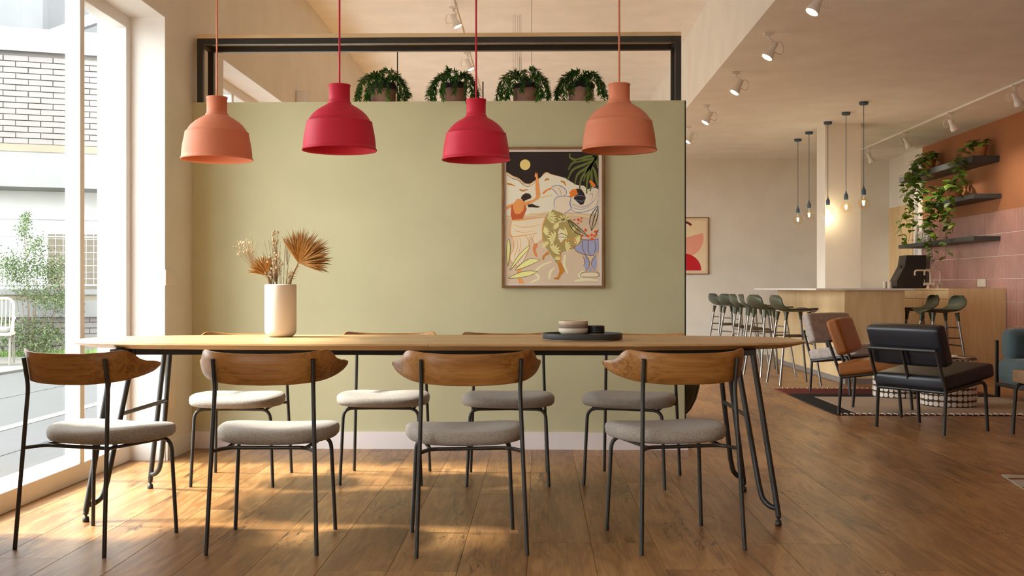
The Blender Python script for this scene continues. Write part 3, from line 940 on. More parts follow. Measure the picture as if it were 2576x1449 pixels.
# ================================================================ FRAMED PICTURE ON THE GREEN WALL
class Print:
    """flat print built up from thin coloured shapes, all in the plane of the sheet"""
    def __init__(self, fx, fz, gain=1.0):
        self.gain = gain; self.fx, self.fz = fx, fz; self.mb = MB(); self.mats = []; self.ix = {}
    def m(self, c):
        if c not in self.ix:
            self.ix[c] = len(self.mats); self.mats.append(paint('print_ink', tuple(min(0.88, v * self.gain) for v in srgb(*c)[:3]) + (1,), 0.7, bstr=0.0, var=0.03))
        return self.ix[c]
    def poly(self, c, pts, layer, y0):
        P = [V(self.fx(a), y0 - layer * 0.00025, self.fz(b)) for a, b in pts]
        tris = tessellate_polygon([[V(p.x, p.z, 0) for p in P]])
        fs = []
        for t in tris:
            a, b, d = (P[i] for i in t)
            fs.append(t if (b - a).cross(d - a).y < 0 else tuple(reversed(t)))
        self.mb.add(P, fs, self.m(c))
    def strip(self, c, pts, w, layer, y0, n=5):
        P = catmull([(a, b, 0) for a, b in pts], n) if len(pts) > 2 else [V(a, b, 0) for a, b in pts]
        L = []; R = []
        for i, p in enumerate(P):
            t = (P[min(i + 1, len(P) - 1)] - P[max(i - 1, 0)]).normalized()
            nr = V(-t.y, t.x, 0); f = i / (len(P) - 1)
            ww = w / 2 * (0.55 + 0.45 * math.sin(PI * min(1, f * 1.1 + 0.05)))
            L.append(p + nr * ww); R.append(p - nr * ww)
        for i in range(len(P) - 1):
            q = [L[i], L[i + 1], R[i + 1], R[i]]
            P3 = [V(self.fx(a.x), y0 - layer * 0.00025, self.fz(a.y)) for a in q]
            f = (0, 1, 2, 3) if (P3[1] - P3[0]).cross(P3[2] - P3[0]).y < 0 else (3, 2, 1, 0)
            self.mb.add(P3, [f], self.m(c))
    def disc(self, c, x, y, r, layer, y0, ry=None, n=22):
        self.poly(c, [(x + r * math.cos(2 * PI * i / n), y + (ry or r) * math.sin(2 * PI * i / n)) for i in range(n)], layer, y0)

px_ = lambda c: -0.229 + (c - 143) / 897 * 0.633 - 0.0875
pz_ = lambda c: 1.872 - (c - 103) / 1224 * 0.871 - 1.4365
pic = thing('framed_picture', 'framed print of two dancing women under a dark sky on the green wall', 'picture', (0.0875, YG, 1.4365))
W, H2 = 0.3165, 0.4355
for a, b, c, d in ((-W, W, H2 - 0.014, H2), (-W, W, -H2, -H2 + 0.014), (-W, -W + 0.014, -H2 + 0.014, H2 - 0.014), (W - 0.014, W, -H2 + 0.014, H2 - 0.014)):
    MB().cbox(a, b, -0.026, 0, c, d, 0.001).build('frame_side', MATS['chair_oak'] if False else wood('frame_wood', (0.16, 0.075, 0.022, 1), (0.24, 0.12, 0.04, 1), (0.30, 0.16, 0.06, 1), 0 if c == H2 - 0.014 or c == -H2 else 2, 2.0), pic)
MB().box(-W + 0.014, W - 0.014, -0.012, -0.001, -H2 + 0.014, H2 - 0.014).build('mat_board', paint('mat_white', srgb(226, 214, 204), 0.8, bstr=0.0), pic)
A = Print(px_, pz_, 1.45); Y0 = -0.0124
SKIN, SKIN2, RUST = (206, 141, 82), (204, 116, 48), (172, 84, 46)
CREAM, SAND, BLACK, BLUE, OLIVE = (214, 202, 184), (190, 172, 148), (38, 30, 28), (112, 124, 168), (150, 134, 82)
ORA, GOLD, DKG, LEAFG, YEL = (214, 148, 86), (176, 118, 44), (40, 52, 40), (92, 104, 52), (214, 212, 136)
A.poly(SAND, [(183, 145), (992, 145), (992, 1290), (183, 1290)], 0, Y0)
sky = [(992, 470), (940, 450), (900, 472), (862, 440), (800, 432), (745, 402), (700, 372), (640, 356), (580, 342), (535, 325), (500, 352), (470, 382), (440, 397), (390, 430), (340, 426), (290, 382), (240, 362), (200, 332), (183, 322)]
A.poly(CREAM, sky + [(183, 700), (360, 690), (600, 660), (992, 690)], 1, Y0)
A.poly(BLACK, [(183, 145), (992, 145)] + sky, 1.5, Y0)
A.strip((226, 160, 108), [(183, 322), (200, 330), (240, 356), (290, 376), (340, 416), (390, 424), (440, 392), (480, 372)], 9, 2, Y0)
A.strip((226, 160, 108), [(500, 348), (535, 325), (580, 342), (640, 356)], 7, 2, Y0)
A.strip(BLACK, [(190, 340), (240, 376), (290, 392), (340, 436), (390, 442), (440, 408)], 5, 2, Y0)
for s in ([(186, 420), (215, 425), (262, 440)], [(300, 470), (330, 482), (372, 470)], [(520, 395), (545, 380), (560, 392)], [(660, 400), (690, 410), (705, 440)]):
    A.strip(GOLD, s, 16, 2, Y0)
for s in ([(390, 680), (480, 684), (600, 676)], [(186, 720), (320, 700), (520, 690)], [(480, 545), (540, 530), (590, 525)], [(700, 690), (850, 700), (990, 720)]):
    A.strip((226, 186, 138), s, 14, 2, Y0)
for s in ([(400, 1280), (470, 1240), (440, 1190), (500, 1130), (580, 1100)], [(560, 1250), (570, 1190), (610, 1150)], [(700, 1040), (690, 1120), (720, 1200)], [(780, 1270), (870, 1255), (990, 1260)], [(860, 1180), (820, 1215), (850, 1245)]):
    A.strip((226, 202, 164), s, 22, 2, Y0)
A.disc((232, 184, 116), 349, 256, 46, 3, Y0)
for s in ([(985, 185), (900, 185), (800, 215), (745, 195), (740, 160)], [(975, 200), (880, 215), (770, 240), (728, 300)], [(965, 215), (870, 255), (770, 300), (720, 390)], [(955, 230), (880, 290), (810, 340), (782, 430)], [(945, 245), (890, 310), (840, 380), (825, 470)], [(930, 260), (905, 340), (890, 420), (888, 510)], [(925, 270), (930, 350), (930, 420), (918, 490)], [(930, 265), (960, 320), (978, 400), (985, 440)], [(990, 170), (950, 235), (900, 300), (860, 400)], [(940, 170), (970, 210), (988, 290)]):
    A.strip(LEAFG, s, 22, 3, Y0)
# dancer on the left
A.poly((216, 194, 168), [(235, 738), (525, 716), (498, 800), (500, 900), (440, 940), (400, 872), (380, 920), (375, 1000), (330, 1100), (285, 1135), (222, 1085), (215, 1040), (250, 950), (215, 850)], 3, Y0)
for s, w in (([(232, 738), (300, 738), (420, 722), (528, 714)], 12), ([(235, 740), (218, 800), (216, 850), (240, 880), (320, 872), (400, 862), (452, 850)], 9), ([(525, 716), (502, 790), (500, 900), (470, 940)], 9), ([(222, 870), (250, 925), (246, 985), (214, 1060), (226, 1112), (285, 1140)], 9), ([(350, 872), (382, 925), (375, 1005), (335, 1095)], 7), ([(300, 880), (310, 960), (285, 1060), (295, 1130)], 5), ([(270, 885), (285, 960), (255, 1060), (270, 1125)], 5), ([(430, 862), (415, 905), (425, 940)], 6), ([(250, 780), (330, 800), (420, 790), (495, 770)], 5), ([(260, 830), (340, 845), (420, 830)], 5)):
    A.strip(ORA, s, w, 4, Y0)
A.poly(SKIN, [(240, 600), (280, 552), (335, 560), (350, 605), (340, 650), (305, 690), (255, 690), (238, 645)], 4, Y0)
A.poly(SKIN, [(183, 620), (240, 588), (236, 622), (183, 648)], 4, Y0)
A.poly(RUST, [(228, 615), (240, 600), (244, 640), (262, 684), (302, 684), (334, 652), (340, 605), (352, 612), (362, 640), (346, 682), (328, 726), (236, 736), (222, 692)], 5, Y0)
A.poly(SKIN, [(335, 585), (420, 560), (445, 535), (440, 480), (440, 420), (445, 372), (432, 356), (440, 320), (448, 340), (455, 318), (458, 345), (462, 375), (472, 430), (482, 520), (470, 550), (430, 575), (360, 612), (345, 615)], 5, Y0)
A.poly((52, 38, 32), [(310, 548), (325, 520), (355, 503), (390, 510), (405, 535), (395, 550), (350, 566), (340, 580), (322, 556)], 6, Y0)
A.poly((52, 38, 32), [(370, 605), (410, 595), (440, 610), (482, 622), (460, 630), (420, 627), (375, 626)], 6, Y0)
A.poly(SKIN, [(275, 1135), (310, 1135), (318, 1180), (310, 1240), (345, 1288), (295, 1288), (285, 1250), (270, 1240), (280, 1180)], 5, Y0)
A.poly((196, 122, 72), [(425, 945), (460, 940), (455, 970), (440, 990), (445, 1020), (462, 1060), (435, 1050), (420, 1010), (415, 985)], 5, Y0)
# dancer on the right
A.poly((214, 194, 172), [(605, 560), (640, 535), (720, 530), (755, 560), (745, 610), (750, 650), (690, 682), (600, 642)], 4, Y0)
A.poly((214, 194, 172), [(580, 450), (640, 437), (690, 460), (712, 500), (690, 530), (640, 530), (610, 490)], 4, Y0)
A.poly((214, 194, 172), [(755, 558), (800, 600), (860, 600), (900, 560), (910, 500), (990, 470), (990, 560), (960, 630), (880, 665), (800, 672), (750, 650)], 4, Y0)
for s, w in (([(582, 448), (640, 437), (692, 462), (712, 500), (690, 530)], 7), ([(582, 460), (612, 492), (642, 530)], 7), ([(640, 455), (660, 490), (665, 528)], 4), ([(605, 640), (603, 570), (640, 536), (720, 530), (752, 545)], 6), ([(752, 545), (742, 600), (752, 640), (690, 682)], 9), ([(752, 650), (800, 672), (880, 664), (960, 628), (988, 560)], 6), ([(760, 600), (830, 625), (900, 610), (960, 560), (985, 490)], 5), ([(760, 630), (840, 645), (930, 615)], 4), ([(905, 520), (940, 510), (930, 580)], 4), ([(915, 470), (950, 460), (990, 455)], 5)):
    A.strip(BLUE, s, w, 5, Y0)
A.poly(SKIN2, [(500, 500), (530, 475), (578, 453), (580, 470), (545, 480), (520, 507), (505, 512)], 5, Y0)
A.poly(SKIN2, [(735, 500), (760, 472), (812, 464), (815, 500), (792, 525), (752, 542), (728, 537), (745, 520)], 5, Y0)
A.poly((44, 34, 34), [(795, 465), (840, 470), (862, 500), (880, 545), (860, 600), (835, 608), (800, 575), (774, 552), (785, 530), (812, 512)], 6, Y0)
for s in ([(780, 535), (830, 525), (872, 535)], [(790, 560), (840, 575), (872, 565)]):
    A.strip(BLUE, s, 5, 7, Y0)
A.poly(SKIN2, [(908, 400), (925, 392), (955, 420), (970, 445), (945, 452), (925, 432)], 5, Y0)
A.poly(OLIVE, [(590, 645), (690, 686), (760, 740), (830, 830), (848, 900), (840, 935), (760, 990), (665, 1020), (655, 1100), (625, 1115), (590, 1060), (555, 1010), (510, 940), (500, 850), (510, 770), (540, 690)], 5, Y0)
A.poly((216, 196, 168), [(636, 850), (652, 808), (700, 850), (722, 880), (690, 905), (662, 935), (640, 895)], 6, Y0)
A.strip(DKG, [(634, 870), (670, 855), (725, 885), (636, 884)], 5, 7, Y0)
def fan(x, y, r, a0, a1, k=6):
    for i in range(k):
        w = rad(a0 + (a1 - a0) * i / (k - 1)); dx, dy = math.cos(w), -math.sin(w)
        A.poly((219, 200, 142), [(x, y), (x + dx * r * .6 - dy * r * .12, y + dy * r * .6 + dx * r * .12), (x + dx * r, y + dy * r), (x + dx * r * .6 + dy * r * .12, y + dy * r * .6 - dx * r * .12)], 6.5, Y0)
for a in ((540, 725, 90, -30, 60), (690, 740, 60, 20, 200), (640, 800, 55, 90, 200), (720, 850, 60, 120, 260), (508, 840, 60, -40, 70), (610, 905, 75, 90, 230), (700, 970, 60, -60, 80), (830, 920, 60, 100, 220), (590, 1010, 75, -20, 110), (635, 1085, 40, 20, 160), (540, 960, 50, 60, 200), (790, 820, 40, 60, 220), (690, 720, 40, 210, 300)):
    fan(*a)
A.strip((216, 128, 52), [(660, 940), (760, 900), (800, 940), (740, 985)], 7, 7, Y0)
A.strip((216, 128, 52), [(655, 1030), (660, 1090), (628, 1112)], 7, 7, Y0)
A.poly((176, 116, 42), [(630, 1108), (660, 1104), (690, 1165), (692, 1185), (665, 1212), (640, 1258), (600, 1250), (598, 1243), (635, 1230), (650, 1180), (640, 1140)], 6, Y0)
A.poly((176, 116, 42), [(545, 1010), (562, 1030), (520, 1050), (510, 1087), (496, 1077), (505, 1048)], 6, Y0)
# urn with berries and leaves
A.poly((140, 146, 176), [(835, 905), (992, 900), (992, 1000), (940, 1045), (880, 1040), (800, 1012), (772, 985), (830, 935)], 4, Y0)
A.poly((140, 146, 176), [(872, 1040), (900, 1060), (905, 1090), (912, 1130), (880, 1185), (866, 1130)], 4, Y0)
A.poly((140, 146, 176), [(972, 1040), (945, 1060), (935, 1090), (930, 1130), (962, 1180), (978, 1130)], 4, Y0)
A.poly((140, 146, 176), [(920, 1140), (945, 1180), (900, 1180)], 4, Y0)
A.poly((216, 196, 168), [(842, 1195), (985, 1192), (988, 1230), (832, 1230)], 4, Y0)
for s in ([(830, 905), (900, 912), (990, 905)], [(775, 960), (800, 1010), (880, 1040), (950, 1045), (990, 1005)], [(850, 915), (850, 980), (880, 1038)], [(905, 915), (900, 1000), (925, 1044)], [(960, 915), (965, 990), (945, 1044)], [(872, 1042), (905, 1085), (912, 1130), (880, 1185)], [(972, 1042), (938, 1085), (930, 1130), (965, 1182)], [(852, 1045), (872, 1100), (860, 1140)], [(835, 1230), (842, 1200), (900, 1190), (985, 1195), (988, 1230), (835, 1232)]):
    A.strip((122, 84, 48), s, 6, 5, Y0)
for s in ([(985, 615), (930, 690), (914, 760), (930, 832)], [(985, 615), (985, 690), (965, 765), (930, 832)], [(980, 640), (950, 730), (930, 825)], [(722, 735), (780, 770), (850, 830), (905, 882)], [(722, 735), (750, 800), (800, 852), (900, 884)], [(735, 745), (800, 815), (890, 875)], [(992, 820), (970, 860), (985, 870)]):
    A.strip(DKG, s, 7, 7, Y0)
for k in range(6):
    A.strip(DKG, [(962 - k * 5, 680 + k * 24), (938 - k * 2, 700 + k * 20)], 4, 7, Y0)
    A.strip(DKG, [(770 + k * 20, 765 + k * 18), (762 + k * 20, 800 + k * 12)], 4, 7, Y0)
for x, y, r in ((815, 735, 12), (843, 723, 9), (780, 735, 8), (838, 750, 8), (812, 768, 8), (877, 825, 11), (965, 840, 13), (932, 868, 13), (900, 877, 12), (960, 877, 12), (934, 903, 14), (850, 873, 9)):
    A.disc((216, 78, 36), x, y, r, 8, Y0)
# pale leaves bottom left
for L in ([(205, 900), (218, 960), (212, 1060), (195, 1135), (187, 1040), (190, 950)], [(388, 962), (350, 985), (280, 1060), (215, 1172), (262, 1125), (330, 1045), (380, 992)], [(482, 1085), (400, 1072), (330, 1105), (262, 1172), (335, 1152), (430, 1112)], [(458, 1184), (370, 1180), (300, 1195), (200, 1242), (300, 1238), (400, 1216)]):
    A.poly(YEL, L, 6, Y0); A.strip((96, 92, 74), L + [L[0]], 5, 6.5, Y0)
A.mb.build('print', A.mats, pic)

# ================================================================ POSTER ON THE BACK WALL
po = thing('framed_poster', 'framed abstract poster of pink and red half circles on the far wall', 'picture', (2.20, YB, 1.636))
w2, h2 = 0.365, 0.433
for a, b, c, d in ((-w2, w2, h2 - 0.014, h2), (-w2, w2, -h2, -h2 + 0.014), (-w2, -w2 + 0.014, -h2, h2), (w2 - 0.014, w2, -h2, h2)):
    MB().box(a, b, -0.025, 0, c, d).build('frame_side', MATS['frame_wood'], po)
B = Print(lambda c: c, lambda c: c, 1.5); yb = -0.012
MB().box(-w2 + 0.01, w2 - 0.01, -0.011, -0.001, -h2 + 0.01, h2 - 0.01).build('mat_board', paint('poster_mat', srgb(232, 208, 178), 0.8, bstr=0), po)
B.poly((228, 184, 152), [(-0.31, -0.375), (0.32, -0.375), (0.32, 0.38), (-0.31, 0.38)], 0, yb)
def arc(cx, cz, r0, r1, a0, a1, n=24):
    o_ = [(cx + r1 * math.cos(rad(a0 + (a1 - a0) * i / n)), cz + r1 * math.sin(rad(a0 + (a1 - a0) * i / n))) for i in range(n + 1)]
    if r0 <= 0: return o_
    return o_ + [(cx + r0 * math.cos(rad(a0 + (a1 - a0) * i / n)), cz + r0 * math.sin(rad(a0 + (a1 - a0) * i / n))) for i in range(n, -1, -1)]
B.poly((104, 32, 40), arc(0.0, 0.22, 0.12, 0.155, 40, 200), 1, yb)
B.poly((222, 140, 122), arc(0.0, 0.12, 0, 0.29, -165, 15), 2, yb)
B.poly((168, 28, 38), arc(0.0, -0.372, 0, 0.255, 0, 180), 3, yb)
B.mb.build('print', B.mats, po)

# ================================================================ FERNS ON THE WALL TOP
def frond_mesh(seed, length):
    rnd = random.Random(seed)
    up = rnd.uniform(0.04, 0.085); out = rnd.uniform(0.10, 0.155)
    path = catmull([(0, 0, 0), (out * 0.35, 0, up), (out * 0.75, 0.01, up * 0.75), (out, 0.0, -0.02), (out * 1.05, -0.005, -length)], 8)
    mb = MB().tube(path, [0.0011] * len(path), 4, 0)
    n = 130
    for k in range(n):
        f = 0.18 + 0.82 * k / n
        i = f * (len(path) - 1); a = int(min(i, len(path) - 2)); p = path[a].lerp(path[a + 1], i - a)
        t = (path[a + 1] - path[a]).normalized()
        w = rnd.uniform(0, 2 * PI)
        s = V(math.cos(w), math.sin(w), rnd.uniform(-0.3, 0.6)); s = (s - t * s.dot(t)).normalized()
        d = (t * rnd.uniform(0.5, 0.9) + s * 0.8).normalized()
        L = rnd.uniform(0.024, 0.040); wd = L * 0.13
        q = d.cross(V(rnd.random() - .5, rnd.random() - .5, 1)).normalized()
        mb.add([p, p + d * L * 0.45 + q * wd, p + d * L, p + d * L * 0.45 - q * wd], [(0, 1, 2, 3)], 1 + (k % 3 == 0))
    return mb.mesh('frond', [M_fern, M_fern, M_fern2])
FR = [frond_mesh(100 + i, [0.06, 0.09, 0.12, 0.075, 0.10, 0.05][i]) for i in range(6)]
def crown_mesh(seed):
    rnd = random.Random(seed); mb = MB()
    for k in range(90):
        w = rnd.uniform(0, 2 * PI); e = rnd.uniform(0.5, 1.4)
        d = V(math.cos(w) * math.cos(e), math.sin(w) * math.cos(e), math.sin(e))
        p = V(rnd.gauss(0, 0.02), rnd.gauss(0, 0.02), rnd.uniform(0, 0.045)); L = rnd.uniform(0.03, 0.048)
        q = d.cross(V(rnd.random() - .5, rnd.random() - .5, 0.3)).normalized() * L * 0.11
        mb.add([p, p + d * L * 0.45 + q, p + d * L, p + d * L * 0.45 - q], [(0, 1, 2, 3)], k % 3 == 0)
    return mb.mesh('crown', [M_fern, M_fern2])
CR = [crown_mesh(i) for i in (1, 2)]
pot_me = MB().lathe([(0, 0), (0.07, 0), (0.079, 0.01), (0.080, 0.105), (0.074, 0.105), (0.072, 0.03), (0, 0.03)], 32).mesh('pot', M_terra)
def liner_mesh(seed):
    rnd = random.Random(seed); N = 40; vs = []; fs = []
    for j, (r, z) in enumerate(((0.079, 0.095), (0.085, 0.098), (0.087, 0.112), (0.084, 0.128), (0.077, 0.130), (0.068, 0.115))):
        for k in range(N):
            w = 2 * PI * k / N; n_ = noise.noise(V(math.cos(w) * 2.2, math.sin(w) * 2.2, seed + j * 0.2))
            vs.append((r * (1 + 0.04 * n_) * math.cos(w), r * (1 + 0.04 * n_) * math.sin(w), z + 0.014 * n_))
    for j in range(5):
        for k in range(N):
            fs.append((j * N + k, j * N + (k + 1) % N, (j + 1) * N + (k + 1) % N, (j + 1) * N + k))
    mb = MB().add(vs, fs, 0, True)
    return mb.lathe([(0, 0.116), (0.072, 0.114)], 24).mesh('liner', M_burlap)
LN = [liner_mesh(s) for s in (3.0, 8.0)]
for i, (x, lab) in enumerate([(-0.985, 'trailing fern in weathered pot above the green wall, first from the window'), (-0.537, 'trailing fern in weathered pot above the wall, second from the window'), (-0.081, 'trailing fern in weathered pot above the wall, third from the window'), (0.268, 'trailing fern in weathered pot above the wall, fourth from the window')]):
    t = thing('potted_fern', lab, 'potted plant', (x, YG + 0.13, 2.16), rad([0, 70, 75, 5][i]), 'ferns on top of the green wall')
    link('pot', pot_me, t); link('liner', LN[i % 2], t)
    link('crown', CR[i % 2], t, (0, 0, 0.112), (0, 0, i * 1.3))
    for k in range(17):
        rnd = random.Random(i * 50 + k)
        w = 2 * PI * k / 17 + rnd.uniform(-0.18, 0.18)
        if i in (2, 3) and False: pass
        o = link('frond', FR[(k * 5 + i) % 6], t, (0.02 * math.cos(w), 0.02 * math.sin(w), 0.112), (0, 0, w))
        o.scale = (rnd.uniform(0.95, 1.12), 1, rnd.uniform(0.85, 1.1))

# wires, rods and the hook hanging from the high ceiling beyond the wall
def hang(name, x, y, z0, r, m, label, cat, group=None):
    one(name, MB().tube([(0, 0, 0), (0, 0, ZH - z0)], r, 6), m, label, cat, group, (x, y, z0))
for k, (x, y) in enumerate([(-0.250, 10.73), (-0.228, 10.70), (-0.205, 10.76), (-0.185, 10.72), (-0.172, 10.735)]):
    hang('suspension_wire', x, y, 1.9, 0.0014, M_wire, 'thin steel wire hanging from the ceiling beyond the third fern', 'wire', 'thin wires beyond the third fern')
for k, (x, y) in enumerate([(-0.225, 12.7), (-0.199, 12.76), (-0.212, 12.74)]):
    hang('suspension_wire', x, y, 1.9, 0.0016, M_wire, 'shorter looking thin wire behind the wires above the third fern', 'wire', 'far wires above the third fern')
hang('suspension_rod', -1.60, 12.36, 1.6, 0.0075, M_black, 'black rod hanging from the ceiling behind the first fern', 'rod')
hang('suspension_rod', -0.725, 14.22, 1.6, 0.0095, M_black, 'short looking black rod hanging behind the second fern', 'rod')
t = thing('chain_hook', 'small metal chain hook hanging behind the third fern', 'hook', (-0.065, 9.92, 2.75))
MB().tube([(0, 0, 0.20), (0, 0, ZH - 2.75)], 0.0022, 6).build('wire', M_wire, t)
for k in range(3):
    lp = [(0.012 * math.cos(2 * PI * i / 12) * (1 if k % 2 == 0 else 0), 0.012 * math.cos(2 * PI * i / 12) * (0 if k % 2 == 0 else 1), 0.045 + 0.06 * k + 0.038 * math.sin(2 * PI * i / 12)) for i in range(13)]
    MB().tube(lp, 0.0028, 5, caps=False).build('chain_link', M_wire, t)
one('wall_speaker', MB().cbox(0, 0.10, -0.06, 0.06, 0, 0.16, 0.01), M_white, 'small white wall box high on the left wall beyond the green partition', 'speaker', None, (XL, 9.75, 2.60))

# ================================================================ TRACK SPOTLIGHTS
head_prof = [(0, 0.135), (0.020, 0.135), (0.024, 0.128), (0.025, 0.085), (0.029, 0.065), (0.040, 0.028), (0.0435, 0.010), (0.044, 0.0), (0.0405, 0.0), (0.0395, 0.01), (0.030, 0.035), (0, 0.036)]
HEAD = MB().lathe(head_prof, 28).mesh('head', M_lampwhite)
LENS = {}
for key, m in (('lit', M_lens), ('dim', M_lensdim)):
    LENS[key] = MB().lathe([(0, 0.004), (0.0395, 0.004), (0.0395, 0.007), (0, 0.007)], 24).mesh('lens', m)
def spotlight(loc, aim, label, lit, power, group, side=1):
    t = thing('track_spotlight', label, 'spotlight', loc, 0, group)
    MB().cbox(-0.045, 0.030, -0.015, 0.015, -0.020, 0, 0.004).build('mount', M_lampwhite, t)
    MB().lathe([(0, -0.032), (0.017, -0.032), (0.020, -0.028), (0.020, -0.022), (0.012, -0.02), (0, -0.02)], 18, (-0.008, 0, 0)).build('swivel', M_lampwhite, t)
    MB().tube(fillet([(-0.008, 0, -0.03), (-0.008, 0, -0.045), (0.018, 0, -0.05), (0.018, 0, -0.135)], 0.012, 4), 0.0065, 8).build('arm', M_lampwhite, t)
    d = Vector(aim).normalized()
    piv = V(0.010, 0, -0.135)
    q = d.to_track_quat('-Z', 'Y')
    o = link('head', HEAD, t, piv + d * 0.065, q.to_euler())
    ln = link('lens', LENS['lit' if lit else 'dim'], t, piv + d * 0.065, q.to_euler())
    back = piv - d * 0.068
    sd = V(side, 0.15, 0)
    MB().tube(catmull([back, back + sd * 0.045 + V(0, 0, 0.002), back + sd * 0.062 + V(0, 0, -0.045), back + sd * 0.045 + V(0, 0, -0.085), piv + sd * 0.02 + V(0, 0, -0.012)], 6), 0.0045, 6).build('cable', M_lampwhite, t)
    ld = bpy.data.lights.new('spot_beam', 'SPOT'); ld.energy = power; ld.color = WARM; ld.spot_size = rad(105); ld.spot_blend = 0.9; ld.shadow_soft_size = 0.04
    lo = bpy.data.objects.new('spot_beam', ld); COL.objects.link(lo); lo.parent = t
    lo.location = piv + d * 0.075; lo.rotation_euler = q.to_euler()
    return t
names = ['nearest the camera, cut by the top edge', 'second from the camera', 'third from the camera', 'fourth from the camera', 'farthest away, beside the green wall edge']
for k, (x, y) in enumerate([(1.745, 6.95), (1.745, 8.306), (1.765, 9.794), (1.776, 11.572), (1.79, 13.072)]):
    spotlight((x, y, ZL), (-0.50, -0.13, -0.86), 'lit white ceiling spotlight, ' + names[k], True, SPOT_W, 'lit spotlights along the lowered ceiling')
rail = thing('ceiling_track', 'white lighting track on the lowered ceiling along the pink wall', 'track', (4.49, 6.0, ZL))
MB().cbox(-0.018, 0.018, -3.0, 10.5, -0.022, 0, 0.002).build('rail', M_lampwhite, rail)
names = ['nearest the column', 'second from the column', 'third from the column', 'at the right edge']
for k, (x, y) in enumerate([(4.50, 15.0), (4.49, 13.47), (4.487, 12.0), (4.483, 10.39)]):
    spotlight((x, y, ZL - 0.022), (0.50, 0.15, -0.86), 'white spotlight aimed at the shelves on the right track, ' + names[k], False, SPOT_W * 1.1, 'spotlights on the right track', -1)
rail = thing('ceiling_track', 'thin lighting track on the high ceiling beyond the green wall', 'track', (-0.80, 12.0, ZH))
MB().cbox(-0.016, 0.016, -5.0, 4.0, -0.022, 0, 0.002).build('rail', M_ceil, rail)
for x, y, lab in [(-0.80, 10.33, 'white spotlight on the high ceiling track, the nearer one'), (-0.80, 12.35, 'white spotlight on the high ceiling track, seen through the shelf frame')]:
    spotlight((x, y, ZH - 0.022), (0.42, -0.12, -0.9), lab, False, SPOT_W * 3.0, 'spotlights on the high ceiling track', -1)

# ================================================================ BARE BULB PENDANTS OVER THE BAR
for k, (x, y, z) in enumerate([(3.372, 11.43, 1.878), (3.378, 12.10, 1.885), (3.358, 12.78, 1.880), (3.342, 13.60, 1.900), (3.358, 14.25, 1.883)]):
    t = thing('bulb_pendant', 'globe bulb on a petrol blue cord over the bar, ' + ['nearest, right of the column', 'second nearest, before the column face', 'third, at the column corner', 'fourth, left of the column', 'farthest one, left of the column'][k], 'pendant lamp', (x, y, z), 0, 'bare bulb pendants over the bar')
    MB().lathe([(0, -0.061), (0.020, -0.058), (0.038, -0.048), (0.052, -0.032), (0.060, -0.010), (0.061, 0.006), (0.056, 0.025), (0.045, 0.042), (0.030, 0.054), (0.018, 0.064), (0.0155, 0.078), (0.0155, 0.085)], 32).build('bulb', M_bulb, t)
    MB().lathe([(0, -0.022), (0.009, -0.018), (0.011, 0.0), (0.009, 0.018), (0, 0.022)], 10).build('filament', M_fil, t)
    MB().tube([(0, 0, 0.02), (0, 0, 0.085)], 0.003, 6).build('glass_stem', M_ceramic, t)
    MB().lathe([(0, 0.083), (0.020, 0.083), (0.0225, 0.087), (0.0225, 0.133), (0.0185, 0.145), (0.009, 0.158), (0.0065, 0.176), (0.003, 0.185), (0, 0.185)], 20).build('socket', M_blue, t)
    MB().tube([(0, 0, 0.18), (0, 0, ZL - z - 0.025)], 0.0034, 6).build('cord', M_blue, t)
    MB().lathe([(0, 0), (0.040, 0), (0.046, 0.008), (0.048, 0.03), (0, 0.03)], 24, (0, 0, ZL - z - 0.03)).build('ceiling_cap', M_blue, t)
    ld = bpy.data.lights.new('bulb_light', 'POINT'); ld.energy = BULB_W; ld.color = (1.0, 0.82, 0.52); ld.shadow_soft_size = 0.03
    lo = bpy.data.objects.new('bulb_light', ld); COL.objects.link(lo); lo.parent = t; lo.location = (0, 0, -0.03)

# ================================================================ BAR ISLAND AND WALL COUNTER
isl = thing('bar_island', 'plywood bar island with thin white worktop around the column', 'bar', (3.485, 13.05, 0))
wt = MB()   # worktop leaves a hole for the column
X0, X1, Y0_, Y1_ = -0.612, 0.40, -1.66, 1.60
cx0, cx1, cy0, cy1 = 3.354 - 3.485, 3.777 - 3.485, 12.898 - 13.05, 13.282 - 13.05
for a in ((X0, X1, Y0_, cy0), (X0, cx0, cy0, cy1), (cx1, X1, cy0, cy1), (X0, X1, cy1, Y1_)):
    wt.box(a[0], a[1], a[2], a[3], 0.978, 0.996)
wt.build('worktop', M_counter, isl)
def ring(x0, x1, y0, y1, z0, z1):
    r_ = MB()
    for a in ((x0, x1, y0, cy0), (x0, cx0, cy0, cy1), (cx1, x1, cy0, cy1), (x0, x1, cy1, y1)):
        r_.box(a[0], a[1], a[2], a[3], z0, z1)
    return r_
ring(-0.310, 0.310, -1.62, 1.56, 0.06, 0.978).build('body', M_ply, isl)
ring(-0.300, 0.300, -1.61, 1.55, 0.0, 0.06).build('plinth', M_plinth, isl)
ctr = thing('wall_counter', 'plywood kitchen counter against the pink tiled wall', 'counter', (4.945, 14.3, 0))
MB().box(-0.30, 0.305, -1.85, 2.2, 0.07, 0.975).build('body', M_ply, ctr)
MB().box(-0.29, 0.305, -1.84, 2.2, 0.0, 0.07).build('plinth', M_plinth, ctr)
MB().box(-0.325, 0.310, -1.868, -1.85, 0.0, 0.995).build('end_panel', M_ply, ctr)
MB().cbox(-0.325, 0.310, -1.85, 2.2, 0.975, 0.995, 0.002).build('worktop', M_ply, ctr)
for y in (-1.83, -1.02, -0.21, 0.60, 1.41):
    for z0, z1 in ((0.08, 0.868), (0.874, 0.970)):
        MB().cbox(-0.320, -0.302, y, y + 0.80, z0, z1, 0.002).build('drawer_front', M_ply, ctr)
CT = 0.995
